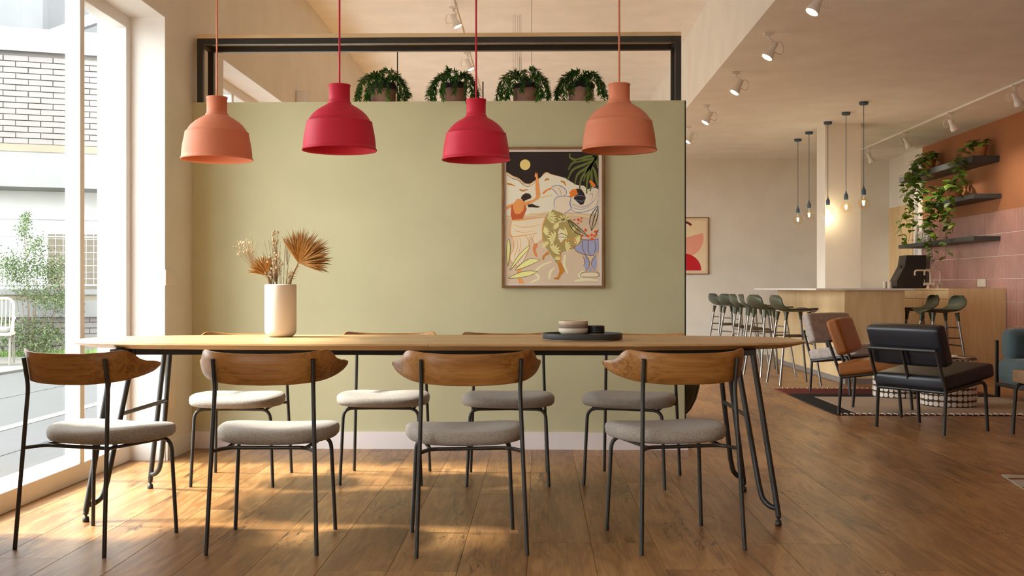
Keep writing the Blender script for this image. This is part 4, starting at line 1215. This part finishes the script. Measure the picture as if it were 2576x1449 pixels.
# espresso machine
em = thing('espresso_machine', 'black slanted espresso machine on the wall counter', 'coffee machine', (5.0, 14.95, CT))
prof = [(-0.19, 0.0), (0.20, 0.0), (0.20, 0.445), (-0.06, 0.445), (-0.085, 0.30), (-0.17, 0.14), (-0.19, 0.10)]
MB().prism(prof, -0.15, 0.15, 0, Matrix(((1, 0, 0, 0), (0, 0, -1, 0), (0, 1, 0, 0), (0, 0, 0, 1)))).build('body', M_machine, em)
MB().tube([(-0.10, -0.08, 0.28), (-0.125, -0.08, 0.31)], 0.014, 12).build('dial', M_black, em)
MB().tube(fillet([(-0.09, -0.10, 0.25), (-0.15, -0.10, 0.24), (-0.20, -0.10, 0.12)], 0.03, 5), 0.005, 8).build('steam_wand', M_chrome, em)
MB().cbox(-0.24, -0.15, -0.14, 0.14, 0, 0.03, 0.004).build('drip_tray', M_black, em)
# canisters
for k, y in enumerate((14.96, 14.77)):
    one('canister', MB().lathe([(0, 0), (0.026, 0), (0.028, 0.003), (0.028, 0.088), (0.026, 0.091), (0, 0.091)], 24), M_ceramic, ['white cylinder cup on the counter, next to the coffee machine', 'white cylinder cup on the counter, the one nearer the taps'][::-1][k], 'cup', 'white cups beside the coffee machine', (4.70, y, CT))
# taps
for k, y in enumerate((14.16, 13.81)):
    t = thing('tap', ['beige swan neck tap next to the coffee machine', 'beige swan neck tap nearer the camera on the wall counter'][k], 'tap', (5.0, y, CT), 0, 'beige taps on the counter')
    MB().lathe([(0, 0), (0.028, 0), (0.028, 0.008), (0.018, 0.012), (0.018, 0.045), (0, 0.045)], 18).build('base', M_beige, t)
    MB().tube([(-0.055, 0, 0.055), (0.055, 0, 0.055)], 0.019, 14).build('mixer_body', M_beige, t)
    MB().tube(fillet([(0.028, 0, 0.055), (0.028, 0, 0.232), (-0.17, 0, 0.232), (-0.17, 0, 0.165)], 0.05, 8), 0.011, 12).build('spout', M_beige, t)
    MB().tube([(-0.046, 0, 0.065), (-0.05, 0, 0.115)], 0.0045, 8).build('lever', M_beige, t)

# ================================================================ BAR STOOLS
def stool_proto():
    t = thing('bar_stool', 'x', 'bar stool', (0, 0, 0), 0, 'olive bar stools at the island')
    prof = catmull([(0.225, 0.752, 0), (0.19, 0.766, 0), (0.08, 0.762, 0), (-0.04, 0.762, 0), (-0.13, 0.780, 0), (-0.185, 0.820, 0), (-0.212, 0.872, 0), (-0.225, 0.925, 0)], 5)
    n = len(prof); M_ = 16; top = []; bot = []
    for i, p in enumerate(prof):
        f = i / (n - 1)
        tg = (prof[min(i + 1, n - 1)] - prof[max(i - 1, 0)]).normalized()
        nr = V(0, tg.y, -tg.x)
        if nr.z < 0 and f < 0.5: nr = -nr
        nr = V(0, tg.y, -tg.x)
        hw = 0.205 if f < 0.55 else 0.205 - 0.02 * (f - 0.55) / 0.45
        e = min(f, 1 - f) / 0.16
        if e < 1: hw *= (1 - (1 - e) ** 2.6 * 0.62)
        for j in range(M_ + 1):
            u = -1 + 2 * j / M_
            wrap = 0.028 * abs(u) ** 2.5 * (1 if f < 0.6 else 1.4)
            side = V(0, 0, wrap) if f < 0.4 else V(0, wrap * 1.3 * (f - 0.4) / 0.6, wrap * max(0, 1 - (f - 0.4) / 0.35))
            c = V(u * hw, p.x, p.y) + side
            top.append(c); bot.append(c + V(0, -0.55 * min(1, max(0, (f - .45) / .3)), -1 + 0.8 * min(1, max(0, (f - .45) / .3))).normalized() * 0.011)
    fs = []; K = len(top); w = M_ + 1
    for i in range(n - 1):
        for j in range(M_):
            a, b, c, d = i * w + j, i * w + j + 1, (i + 1) * w + j + 1, (i + 1) * w + j
            fs.append((a, b, c, d)); fs.append((K + d, K + c, K + b, K + a))
    rim = [j for j in range(w)] + [i * w + M_ for i in range(1, n)] + [(n - 1) * w + j for j in range(M_ - 1, -1, -1)] + [i * w for i in range(n - 2, 0, -1)]
    for a, b in zip(rim, rim[1:] + rim[:1]):
        fs.append((b, a, K + a, K + b))
    MB().add(top + bot, fs, 0, True).build('seat_shell', M_stool, t)
    feet = {}
    for sx in (-1, 1):
        for sy in (-1, 1):
            a, b = V(sx * 0.135, sy * 0.12 + 0.01, 0.752), V(sx * 0.215, sy * 0.215 + 0.01, 0.0)
            d = b - a
            lg = MB().tube([a + d * 0.085, b], 0.0125, 12).build('leg', M_chrome, t)
            MB().tube([a, a + d * 0.03, a + d * 0.115], [0.026, 0.020, 0.0155], 12).build('sleeve', M_stool, lg)
            feet[(sx, sy)] = (a, d)
    def at(sx, sy, z):
        a, d = feet[(sx, sy)]
        return a + d * ((a.z - z) / -d.z)
    for s in (-1, 1):
        MB().tube([at(s, -1, 0.50), at(s, 1, 0.50)], 0.0075, 8).build('rung', M_chrome, t)
        MB().tube([at(-1, s, 0.42), at(1, s, 0.42)], 0.0085, 8).build('rung', M_chrome, t)
    MB().tube([at(-1, -1, 0.60), at(1, -1, 0.60)], 0.0075, 8).build('rung', M_chrome, t)
    return t
sp_ = stool_proto(); index_kids(sp_)
stl = [((2.655, 11.50), -84, 'olive bar stool nearest the camera on the left side of the island'),
       ((2.62, 12.52), -75, 'second nearest olive bar stool on the left side of the island'),
       ((2.66, 13.35), -97, 'third olive bar stool along the left side of the island'),
       ((2.66, 14.00), -88, 'fourth olive bar stool along the left side of the island'),
       ((2.66, 14.72), -72, 'fifth olive bar stool at the far end of the island'),
       ((2.62, 15.40), -80, 'farthest olive bar stool on the left, nearest the back wall'),
       ((4.07, 11.90), 88, 'olive bar stool right of the island, partly hidden by the island corner'),
       ((4.07, 11.18), 94, 'olive bar stool right of the island, the one nearer the pink wall')]
for i, ((x, y), a, lab) in enumerate(stl):
    if i == 0:
        sp_.location = (x, y, 0); sp_.rotation_euler = (0, 0, rad(a)); sp_['label'] = lab
    else:
        copy_tree(sp_, (x, y, 0), rad(a), lab)

# ================================================================ SHELVES, POTS AND VINES
SHX0, SHX1 = 4.96, XR - 0.0155
for nm, y0, y1, z0, z1 in (('uppermost', 12.643, 15.17, 2.446, 2.517), ('middle, shorter', 12.589, 14.165, 2.024, 2.076), ('lowest', 12.589, 15.2, 1.543, 1.593)):
    xw = XR - 0.0005 if z0 > 1.9 else SHX1
    one('wall_shelf', MB().cbox(SHX0, xw, y0, y1, z0, z1, 0.002), M_shelf, 'graphite floating shelf on the right wall, the ' + nm + ' one', 'shelf', 'floating shelves')
for k, (y, h, r) in enumerate([(14.865, 0.255, 0.024), (14.755, 0.165, 0.022), (14.665, 0.165, 0.022), (14.565, 0.255, 0.024), (14.43, 0.265, 0.036)]):
    one('pillar_candle', MB().lathe([(0, 0), (r, 0), (r, h - 0.006), (r - 0.005, h), (r * 0.5, h - 0.004), (0.002, h - 0.005), (0.0015, h + 0.004), (0, h + 0.004)], 24), M_ceramic,
        'white pillar on the lowest shelf, ' + ['tall one at the far end', 'short one, second from the far end', 'short one in the middle', 'tall slim one, second from the vines', 'tall thick one nearest the vines'][k], 'candle', 'white pillars on the lowest shelf', (5.10, y, 1.593))

def leaf_mesh(m):
    L = 1.0
    half = [(0, 0.0), (0.22, -0.10), (0.42, 0.05), (0.46, 0.30), (0.34, 0.60), (0.14, 0.86), (0.0, 1.0)]
    vs = [(0, y, -0.03 * y * y) for _, y in half]; fs = []
    n = len(half)
    for s in (-1, 1):
        b = len(vs); vs += [(s * x, y, 0.10 * x - 0.10 * y * y) for x, y in half]
        for i in range(n - 1):
            f = (i, b + i, b + i + 1, i + 1); fs.append(f if s < 0 else tuple(reversed(f)))
    return MB().add(vs, fs, 0, True).mesh('leaf', m)
LF = [leaf_mesh(M_leaf), leaf_mesh(M_leaf), leaf_mesh(M_leaf2)]
def ivy(loc, label, trails, seed, tuft=16, pr=0.085, ph=0.15):
    rnd = random.Random(seed)
    t = thing('trailing_ivy', label, 'potted plant', loc, 0, 'trailing plants on the shelves')
    MB().lathe([(0, 0), (pr * 0.72, 0), (pr * 0.78, 0.008), (pr, ph * 0.8), (pr * 1.05, ph * 0.82), (pr * 1.05, ph), (pr * 0.93, ph), (pr * 0.88, ph * 0.85), (0, ph * 0.82)], 28).build('pot', M_terra2, t)
    st = MB(); spots = []
    def leafat(p, d, size):
        spots.append((p, d, size))
    for k in range(tuft):
        w = rnd.uniform(0, 2 * PI); r = rnd.uniform(0.02, pr * 1.5)
        tip = V(r * math.cos(w), r * math.sin(w), ph + rnd.uniform(0.0, 0.10) - 0.15 * max(0, r - pr))
        tip.x = min(tip.x, SHX1 - loc[0] - 0.05)
        st.tube(catmull([(0.02 * math.cos(w), 0.02 * math.sin(w), ph * 0.85), tip * 0.6 + V(0, 0, ph * 0.42 + 0.03), tip], 4), 0.0022, 4)
        leafat(tip, V(math.cos(w), math.sin(w), rnd.uniform(-0.6, 0.3)), rnd.uniform(0.06, 0.09))
    for (dy, drop, out, nl, sway) in trails:
        # over the shelf's front edge, then hanging
        p = V(-pr * 0.5, dy * 0.3, ph * 0.9)
        ex = SHX0 - loc[0] - rnd.uniform(0.02, 0.08)
        pts = [p, V(ex * 0.6, dy * 0.7, ph * 0.9 + 0.03), V(ex - out * 0.3, dy, 0.02)]
        steps = max(3, int(drop / 0.10)); yy = dy; xx = ex - out * 0.3
        for s in range(1, steps + 1):
            yy += rnd.uniform(-0.05, 0.05) + sway / steps; xx += rnd.uniform(-0.025, 0.025) - out * 0.5 / steps
            pts.append(V(xx, yy, 0.02 - drop * s / steps))
        path = catmull(pts, 4)
        st.tube(path, 0.0022, 4)
        for k in range(int(nl * 1.5)):
            f = 0.10 + 0.90 * ((k + rnd.random() * 0.8) / (nl * 1.5)) ** 1.25
            q = path[min(len(path) - 1, int(f * (len(path) - 1)))]
            w = rnd.uniform(0, 2 * PI); d = V(math.cos(w), math.sin(w), rnd.uniform(-0.9, 0.1))
            off = V(math.cos(w), math.sin(w), rnd.uniform(-0.2, 0.3)) * rnd.uniform(0.01, 0.055)
            if rnd.random() < 0.5: st.tube([q, q + off], 0.0013, 4)
            leafat(q + off, d, rnd.uniform(0.055, 0.092))
    st.build('vines', M_vine, t)
    for p, d, s in spots:
        d = d.normalized()
        if loc[0] + p.x + s > XR - 0.03: p = V(XR - 0.03 - s - loc[0], p.y, p.z)
        yax = d; zax = (V(0, 0, 1) - d * d.z).normalized() if abs(d.z) < 0.95 else V(-1, 0, 0)
        zax = (zax + V(rnd.uniform(-.5, .2), rnd.uniform(-.6, .3), rnd.uniform(-.3, .3))).normalized()
        xax = yax.cross(zax).normalized(); zax = xax.cross(yax)
        o = link('leaf', LF[rnd.choice([0, 1, 0, 1, 2])], t)
        o.matrix_local = Matrix.Translation(p) @ Matrix((xax, yax, zax)).transposed().to_4x4() @ Matrix.Scale(s, 4)
ivy((5.10, 14.42, 2.517), 'ivy cascading thickly from the far end of the top shelf', [(0.10, 0.45, 0.05, 17, 0.1), (-0.05, 0.75, 0.08, 26, 0.0), (0.0, 0.95, 0.10, 30, -0.2), (-0.22, 0.60, 0.06, 20, -0.2), (-0.38, 0.85, 0.06, 26, -0.3), (0.2, 0.95, 0.12, 24, 0.2), (-0.12, 0.35, 0.02, 12, -0.1)], 21, 34)
ivy((5.12, 12.80, 2.517), 'small ivy at the near end of the top shelf', [(0.02, 0.42, 0.05, 15, -0.1), (0.15, 0.50, 0.03, 15, 0.0), (-0.02, 0.30, 0.02, 9, -0.05)], 22, 24, 0.075, 0.12)
ivy((5.10, 13.52, 2.076), 'ivy on the middle shelf trailing past the lowest shelf', [(0.05, 0.50, 0.05, 20, 0.1), (0.15, 0.82, 0.05, 26, 0.05), (-0.10, 0.75, 0.06, 24, -0.25), (-0.30, 0.45, 0.05, 15, -0.3), (0.28, 0.60, 0.05, 18, 0.2), (0.0, 0.30, 0.02, 12, 0.0)], 23, 30)

# ================================================================ LOUNGE
def lounge_chair(loc, a, m, label):
    t = thing('lounge_chair', label, 'armchair', loc, rad(a))
    r = 0.0125; W_ = 0.285
    for s in (-1, 1):
        MB().tube([(s * W_, -0.235, 0), (s * W_, -0.215, 0.286), (s * W_, -0.315, 0.573)], r, 10).build('leg', M_black, t)
        MB().tube(fillet([(s * W_, 0.232, 0), (s * W_, 0.205, 0.352), (s * W_, -0.215, 0.290)], 0.06, 7), r, 10).build('leg', M_black, t)
    MB().tube([(-W_, -0.315, 0.573), (W_, -0.315, 0.573)], r, 10).build('back_rail', M_black, t)
    MB().tube([(-W_, -0.215, 0.288), (W_, -0.215, 0.288)], r, 10).build('rear_rail', M_black, t)
    MB().tube([(0, -0.315, 0.573), (0, -0.215, 0.288)], r, 10).build('centre_bar', M_black, t)
    MB().tube([(-W_, 0.12, 0.338), (W_, 0.12, 0.338)], r * 0.8, 8).build('front_rail', M_black, t)
    tilt = math.atan2(0.062, 0.42)
    sx = Matrix.Translation((0, 0.025, 0.385)) @ Matrix.Rotation(tilt, 4, 'X')
    MB().rbox(V(0, 0, 0), 0.60, 0.55, 0.10, 0.028, 5, 0, sx, True, 0.012).build('seat_cushion', m, t)
    bx_ = Matrix.Translation((0, -0.245, 0.605)) @ Matrix.Rotation(math.atan2(0.10, 0.287), 4, 'X')
    MB().rbox(V(0, 0, 0), 0.62, 0.095, 0.285, 0.028, 5, 0, bx_, True, 0.006).build('back_cushion', m, t)
    return t
lounge_chair((2.79, 7.84, 0), -57.5, M_navy, 'navy leather lounge chair on black frame, seen from behind')
lounge_chair((2.69, 8.78, 0.0105), -116.5, M_tan, 'tan leather lounge chair between the navy and grey chairs')
lounge_chair((2.975, 10.54, 0.0105), -144, M_greyfab, 'grey suede lounge chair in front of the bar island')

# rug with bands and yarn stitches
rg = thing('area_rug', 'beige rug with maroon and black bands under the lounge chairs', 'rug', (2.331, 8.65, 0))
RW = 1.87
MB().cbox(0.178, RW, 0.004, 1.376, 0.0, 0.010, 0.003).build('field', M_rugbeige, rg)
MB().cbox(0, 0.178, 0.004, 1.376, 0.0, 0.010, 0.003).build('side_band', M_rugblack, rg)
MB().cbox(0, RW, 1.376, 1.656, 0.0, 0.010, 0.003).build('black_band', M_rugblack, rg)
MB().cbox(0, RW, 1.656, 2.18, 0.0, 0.010, 0.003).build('maroon_band', M_rugmaroon, rg)
MB().cbox(0, RW, -0.012, 0.004, 0.0, 0.010, 0.003).build('binding', M_rugmaroon, rg)
MB().cbox(0, RW, 2.18, 2.196, 0.0, 0.010, 0.003).build('binding', M_rugmaroon, rg)
st_me = MB().tube(catmull([(0.016, -0.004, 0.006), (0.008, 0.0, 0.013), (-0.002, 0.012, 0.015), (-0.008, 0.026, 0.011)], 4), 0.0055, 6).mesh('stitch', M_stitch)
k = 0
xx = 0.03
while xx < RW - 0.03:
    link('stitch', st_me, rg, (xx, -0.018, 0)); o = link('stitch', st_me, rg, (xx, 2.20, 0)); o.scale = (1, -1, 1)
    xx += 0.0485
r2 = thing('small_rug', 'pale rug with red lines at the right edge of the floor', 'rug', (2.286, 4.755, 0), rad(-8.9))
MB().cbox(0, 1.2, 0, 1.15, 0, 0.008, 0.003).build('field', M_rugpale, r2)
MB().cbox(-0.006, 1.2, 1.15, 1.166, 0, 0.0085, 0.002).build('binding', M_rugred, r2)
sh = Matrix(((1, 0.05, 0, 0), (0, 1, 0, 0), (0, 0, 1, 0), (0, 0, 0, 1)))
for yy in (1.17, 0.7, 0.2):
    MB().add([(0.0, yy, 0.0095), (0.0, yy + 0.05, 0.0095), (1.2, yy + 0.37, 0.0095), (1.2, yy + 0.30, 0.0095)] if yy < 1.1 else [(0, 1.02, 0.0095), (1.2, 1.148, 0.0095), (1.2, 1.10, 0.0095), (0, 0.985, 0.0095)], [(0, 3, 2, 1)] if yy < 1.1 else [(0, 3, 2, 1)]).build('stripe', M_rugred, r2)

# patterned drum tables
def pebble(rx, rz, n=10):
    pts = []
    for i in range(n):
        w = 2 * PI * i / n; c, s = math.cos(w), math.sin(w)
        pts.append((math.copysign(abs(c) ** 0.75, c) * rx, math.copysign(abs(s) ** 0.75, s) * rz))
    vs = [(x, 0.002, z) for x, z in pts] + [(x * 0.93, -0.0022, z * 0.93) for x, z in pts]
    fs = [tuple(range(n, 2 * n))] + [(i, (i + 1) % n, n + (i + 1) % n, n + i) for i in range(n)]
    return MB().add(vs, fs)
PB = [pebble(*a).mesh('pebble', M_pebble) for a in ((0.021, 0.0205), (0.0235, 0.0215), (0.020, 0.0235), (0.0225, 0.018))]
def drum(loc, R, h, label, seed):
    rnd = random.Random(seed)
    t = thing('drum_table', label, 'side table', (loc[0], loc[1], 0.010), 0, 'patterned drum tables')
    MB().lathe([(0, 0), (R - 0.003, 0), (R, 0.004), (R, h - 0.006), (R - 0.004, h), (0, h)], 64).build('drum', M_drum, t)
    MB().lathe([(0, h + 0.001), (R - 0.006, h + 0.001), (R - 0.002, h - 0.003)], 64).build('top', M_pebble, t)
    rows = round(h / 0.0485); cols = round(2 * PI * R / 0.0485)
    for i in range(rows):
        for j in range(cols):
            w = 2 * PI * j / cols
            if math.sin(w) > 0.45: continue       # the far side keeps plain enamel
            o = link('pebble', PB[rnd.randrange(4)], t, (R * math.cos(w), R * math.sin(w), (i + 0.5) * h / rows), (0, 0, w + PI / 2))
drum((3.465, 9.33), 0.2225, 0.40, 'taller white pebble patterned drum table carrying a magazine', 1)
drum((3.29, 10.08), 0.2225, 0.31, 'lower white pebble patterned drum table behind the navy chair', 2)
mg = thing('magazine', 'open magazine lying on the taller drum table', 'magazine', (3.50, 9.30, 0.4125), rad(12))
for s in (-1, 1):
    vs = []; fs = []
    for i in range(9):
        f = i / 8; x = s * f * 0.215; z = 0.004 + 0.013 * math.sin(PI * min(1, f * 1.05)) * (1 - f * 0.4)
        vs += [(x, -0.145, z), (x, 0.145, z), (x, -0.145, max(0.0, z - 0.004)), (x, 0.145, max(0.0, z - 0.004))]
    for i in range(8):
        a, b = i * 4, i * 4 + 4
        for q in ((a, b, b + 1, a + 1), (a + 2, a + 3, b + 3, b + 2), (a, a + 2, b + 2, b), (a + 1, b + 1, b + 3, a + 3)):
            fs.append(q if s > 0 else tuple(reversed(q)))
    MB().add(vs, fs, 0, True).build('page', M_paper, mg)
MB().box(-0.18, -0.03, -0.02, 0.11, 0.0172, 0.0176).build('picture', M_pic2, mg)
MB().box(0.03, 0.15, -0.10, 0.06, 0.0172, 0.0176).build('picture', M_pic1, mg)

# teal sofa at the right edge
sf = thing('sofa', 'teal wool sofa with rounded cushions at the right edge', 'sofa', (4.20, 9.28, 0))
MB().rbox(V(0.47, 0.42, 0.245), 0.95, 0.88, 0.24, 0.075, 6, 0, None, True, 0.01).build('seat_cushion', M_teal, sf)
MB().rbox(V(0.49, 0.72, 0.49), 0.95, 0.24, 0.285, 0.075, 6, 0, None, True, 0.01).build('back_cushion', M_teal, sf)
MB().cbox(-0.005, 0.95, 0.0, 0.86, 0.105, 0.135, 0.004).build('base_frame', M_black, sf)
for x_, y_ in ((0.0, 0.84), (0.92, 0.84), (0.0, 0.0), (0.92, 0.0)):
    MB().cbox(x_, x_ + 0.028, y_, y_ + 0.028, 0, 0.105, 0.002).build('leg', M_black, sf)
MB().cbox(-0.004, 0.022, 0.855, 0.885, 0.0, 0.52, 0.003).build('back_post', M_black, sf)
MB().cbox(0.92, 0.948, 0.855, 0.885, 0.0, 0.52, 0.003).build('back_post', M_black, sf)
# wooden bench at the right edge
bn = thing('wood_bench', 'thick pale walnut bench on bent black legs at the right edge', 'bench', (3.25, 6.85, 0))
MB().cbox(0, 0.75, 0.0, 0.735, 0.357, 0.44, 0.004).build('top', M_benchwood, bn)
for x_, s in ((0.02, 1), (0.73, -1)):
    for y_, q in ((0.72, -1), (0.02, 1)):
        MB().tube(fillet([(x_ - s * 0.012, y_ + q * -0.025, 0), (x_, y_, 0.345), (x_ + s * 0.15, y_, 0.345)], 0.05, 7), 0.0125, 10).build('leg', M_black, bn)
# dark green pouf behind the partition
pf = thing('leather_pouf', 'bottle green leather pouf behind the end of the green wall', 'pouf', (0.86, 8.42, 0))
pp = [(0, 0.0), (0.20, 0.0), (0.255, 0.02), (0.31, 0.08), (0.35, 0.16), (0.372, 0.25), (0.375, 0.32), (0.36, 0.39), (0.32, 0.43), (0.25, 0.45), (0, 0.455)]
MB().lathe(pp, 40).build('cover', M_pouf, pf)
for k in range(8):
    w = 2 * PI * k / 8 + 0.35
    MB().tube([((r + 0.002) * math.cos(w), (r + 0.002) * math.sin(w), z) for r, z in pp[2:-1]], 0.003, 5).build('seam', M_pouf, pf)

# ================================================================ OUTSIDE
gd = MB().box(-40, -2.56, -30, 60, -0.14, -0.03)
struct('ground_road', gd, M_asphalt)
struct('ground_pavement', MB().box(-40, -6.37, -30, 60, -0.03, 0.0), M_pave)
struct('ground_bounce_paving', MB().box(-6.3, -2.56, -9.0, 4.35, -0.03, -0.006), M_bouncepave)  # added unseen paving, reflects daylight low into the room and up
struct('ground_bounce_paving', MB().box(-3.2, -2.56, 8.3, 19.0, -0.03, -0.006), M_bouncepave)  # added unseen strip, bounces daylight through window_2 onto the high ceiling
struct('trim_3', MB().box(-3.97, -3.86, -20, 60, -0.029, -0.026), M_roadline)
# joints in the road surface
struct('trim_4', MB().box(-3.30, -3.29, -20, 60, -0.029, -0.0275).box(-5.0, -4.99, -20, 60, -0.029, -0.0275), M_joint)
# building across the street, turned a little
ang = math.atan2(0.349, 0.937)
bd = thing('brick_building', 'pale brick building with white bands across the street', 'building', (-8.04, 16.13, 0), ang)
LX0, LX1 = -6.0, 4.6
def bpart(n, m, *a):
    return MB().box(*a).build(n, m, bd)
bpart('terrace_wall', M_mortar, LX0, LX1, 0.03, 0.4, 0, 0.56)
bpart('white_ledge', M_render, LX0, LX1, -0.06, 0.5, 0.56, 0.81)
bpart('timber_band', M_tanext, LX0, LX1, -0.02, 0.4, 0.81, 0.90)
bpart('terrace_slab', M_render, LX0, LX1, -0.05, 2.6, 0.90, 0.98)
bpart('recess_wall', M_recess, LX0, LX1, 0.75, 2.6, 0.98, 2.6)
bpart('recess_door', M_tanext, 0.60, 1.45, 0.70, 0.75, 0.98, 1.85)
bpart('slab_band', M_render, LX0, LX1, -0.02, 2.6, 2.52, 3.05)
bpart('timber_trim', M_tanext, LX0, LX1, -0.03, 0.4, 3.05, 3.16)
bpart('upper_wall', M_mortar, LX0, LX1, 0.03, 2.6, 3.16, 4.55)
bpart('white_cornice', M_render, LX0, LX1, -0.06, 2.6, 4.55, 4.90)
bpart('roof_block', M_farwall, -0.2, 0.5, 1.2, 2.4, 4.9, 7.6)
bpart('rear_wing', M_farwall, LX0, LX1, 3.4, 6.0, 0, 8.6)
bpart('rear_band', M_render, LX0, -0.2, 3.3, 3.4, 5.35, 5.50)
bpart('recess_post', M_tanext, 1.36, 1.46, 0.25, 0.45, 0.98, 2.52)
gb = bpart('roof_gable', M_render, 0.55, 3.2, 0.9, 1.1, 4.9, 5.05)
MB().add([(0.6, 0.9, 4.95), (2.4, 0.9, 5.75), (2.4, 0.9, 6.0), (0.6, 0.9, 5.1), (0.6, 1.1, 4.95), (2.4, 1.1, 5.75), (2.4, 1.1, 6.0), (0.6, 1.1, 5.1)], [(0, 1, 2, 3), (7, 6, 5, 4), (0, 4, 5, 1), (1, 5, 6, 2), (2, 6, 7, 3), (3, 7, 4, 0)]).build('roof_slope', M_render, bd)
bw, bh = 0.335, 0.0775
bm_ = [MB().cbox(-bw / 2, bw / 2, 0, 0.045, 0, bh, 0.006).mesh('brick', M_brick) for _ in range(1)]
half_b = MB().cbox(-bw / 4 + 0.003, bw / 4 - 0.003, 0, 0.045, 0, bh, 0.006).mesh('brick', M_brick)
def courses(z0, z1, pitch):
    n = int((z1 - z0) / pitch); k = 0
    for i in range(n + 1):
        z = z0 + 0.008 + i * pitch
        if z + bh > z1 + 0.004: break
        x_ = -2.2 + (0.172 if i % 2 else 0)
        while x_ < 2.2:
            o = link('brick', bm_[0], bd, (x_ + random.uniform(-.003, .003), random.uniform(-0.008, 0.003), z)); o.rotation_euler = (0, random.uniform(-0.004, 0.004), 0)
            x_ += 0.345
courses(0.03, 0.56, 0.0885)
courses(3.16, 4.55, 0.0885)
rl = thing('terrace_railing', 'white mesh railing on the terrace of the brick building', 'railing', (-8.04, 16.13, 0.98), ang)
MB().tube([(-5, 0.06, 1.07), (4.5, 0.06, 1.07)], 0.022, 8).build('top_rail', M_railing, rl)
MB().tube([(-5, 0.06, 0.80), (4.5, 0.06, 0.80)], 0.012, 8).build('mid_rail', M_railing, rl)
MB().tube([(-5, 0.06, 0.06), (4.5, 0.06, 0.06)], 0.014, 8).build('bottom_rail', M_railing, rl)
bar_v = MB().tube([(0, 0, 0.06), (0, 0, 1.07)], 0.005, 5).mesh('mesh_bar', M_railing)
bar_h = MB().tube([(-5, 0, 0), (4.5, 0, 0)], 0.004, 5).mesh('mesh_wire', M_railing)
xx = -2.4
while xx < 2.6:
    link('mesh_bar', bar_v, rl, (xx, 0.06, 0)); xx += 0.109
for i in range(1, 10):
    link('mesh_wire', bar_h, rl, (0, 0.06, 0.06 + i * 0.101))
# climbing shrub in front of the building
sb = thing('climbing_shrub', 'leafy climbing shrub in front of the brick terrace wall', 'shrub', (-7.45, 15.9, 0), ang)
rnd = random.Random(77)
fo = MB(); stm = MB()
blobs = [(-0.22, 0.20, 0.42, 0.22), (0.10, 0.15, 0.30, 0.22), (0.05, 0.42, 0.32, 0.18), (-0.30, 0.40, 0.25, 0.16), (0.30, 0.30, 0.2, 0.14), (0.22, 0.78, 0.22, 0.14), (0.02, 0.92, 0.3, 0.14), (-0.18, 1.22, 0.28, 0.26), (0.08, 1.30, 0.32, 0.24), (-0.30, 1.35, 0.18, 0.20), (0.30, 1.2, 0.18, 0.16), (0.42, 0.9, 0.2, 0.2), (0.05, 1.62, 0.18, 0.16), (-0.10, 1.85, 0.11, 0.14), (-0.08, 2.02, 0.07, 0.10), (0.5, 1.35, 0.14, 0.14), (0.55, 0.7, 0.16, 0.2)]
for bxx, bz, rx, rz in blobs:
    stm.tube([(bxx * 0.3, 0, 0), (bxx * 0.6, 0, bz * 0.5), (bxx, 0, bz)], [0.007, 0.004, 0.002], 5)
    for k in range(int(9000 * rx * rz) + 120):
        p = V(bxx + rnd.gauss(0, rx * 0.5), rnd.gauss(-0.05, 0.10), max(0.02, bz + rnd.gauss(0, rz * 0.5)))
        d = V(rnd.gauss(0, 1), rnd.gauss(0, 1), rnd.gauss(0, 1)).normalized(); q = d.cross(V(rnd.random(), rnd.random(), rnd.random())).normalized()
        s = rnd.uniform(0.022, 0.042)
        fo.add([p, p + d * s * 0.5 + q * s * 0.35, p + d * s, p + d * s * 0.5 - q * s * 0.35], [(0, 1, 2, 3)], k % 3 == 0)
stm.build('stems', M_bark, sb)
o = fo.build('foliage', [M_bush, M_bush2], sb); o['kind'] = 'stuff'
gr = MB()
for k in range(5200):
    x_, y_ = rnd.uniform(-3.0, 2.6), rnd.uniform(-0.55, -0.06); h_ = rnd.uniform(0.03, 0.11); w = rnd.uniform(0, PI)
    gr.add([(x_ - 0.006 * math.cos(w), y_ - 0.006 * math.sin(w), 0), (x_ + 0.006 * math.cos(w), y_ + 0.006 * math.sin(w), 0), (x_ + rnd.uniform(-.03, .03), y_ + rnd.uniform(-.03, .03), h_)], [(0, 1, 2)])
g = gr.build('grass_strip', M_grass, None, (-8.04, 16.13, 0.0), (0, 0, ang)); tag(g, 'strip of green grass at the foot of the brick wall', 'grass', None, 'stuff')
# cane chair on the pavement
oc = thing('cane_chair', 'pale cane chair on the pavement outside the window', 'chair', (-7.15, 14.1, 0), rad(200))
for s in (-1, 1):
    MB().tube([(s * 0.25, -0.24, 0), (s * 0.25, -0.20, 0.40)], 0.016, 8).build('leg', M_wire, oc)
    MB().tube([(s * 0.25, 0.24, 0), (s * 0.25, 0.20, 0.40)], 0.016, 8).build('leg', M_wire, oc)
    MB().tube(catmull([(s * 0.27, 0.25, 0.40), (s * 0.29, 0.20, 0.58), (s * 0.28, -0.05, 0.60), (s * 0.24, -0.24, 0.62)], 5), 0.018, 8).build('arm', M_cane, oc)
MB().cbox(-0.27, 0.27, -0.24, 0.27, 0.38, 0.42, 0.01).build('seat', M_cane, oc)
MB().tube(fillet([(-0.24, -0.22, 0.40), (-0.24, -0.32, 0.86), (0.24, -0.32, 0.86), (0.24, -0.22, 0.40)], 0.10, 7), 0.018, 8).build('back_frame', M_cane, oc)
for k in range(9):
    x_ = -0.20 + k * 0.05
    MB().tube([(x_, -0.222, 0.41), (x_, -0.318, 0.85)], 0.007, 6).build('back_cane', M_cane, oc)
MB().rbox(V(0, 0.0, 0.455), 0.46, 0.46, 0.07, 0.03, 4).build('cushion', M_render, oc)
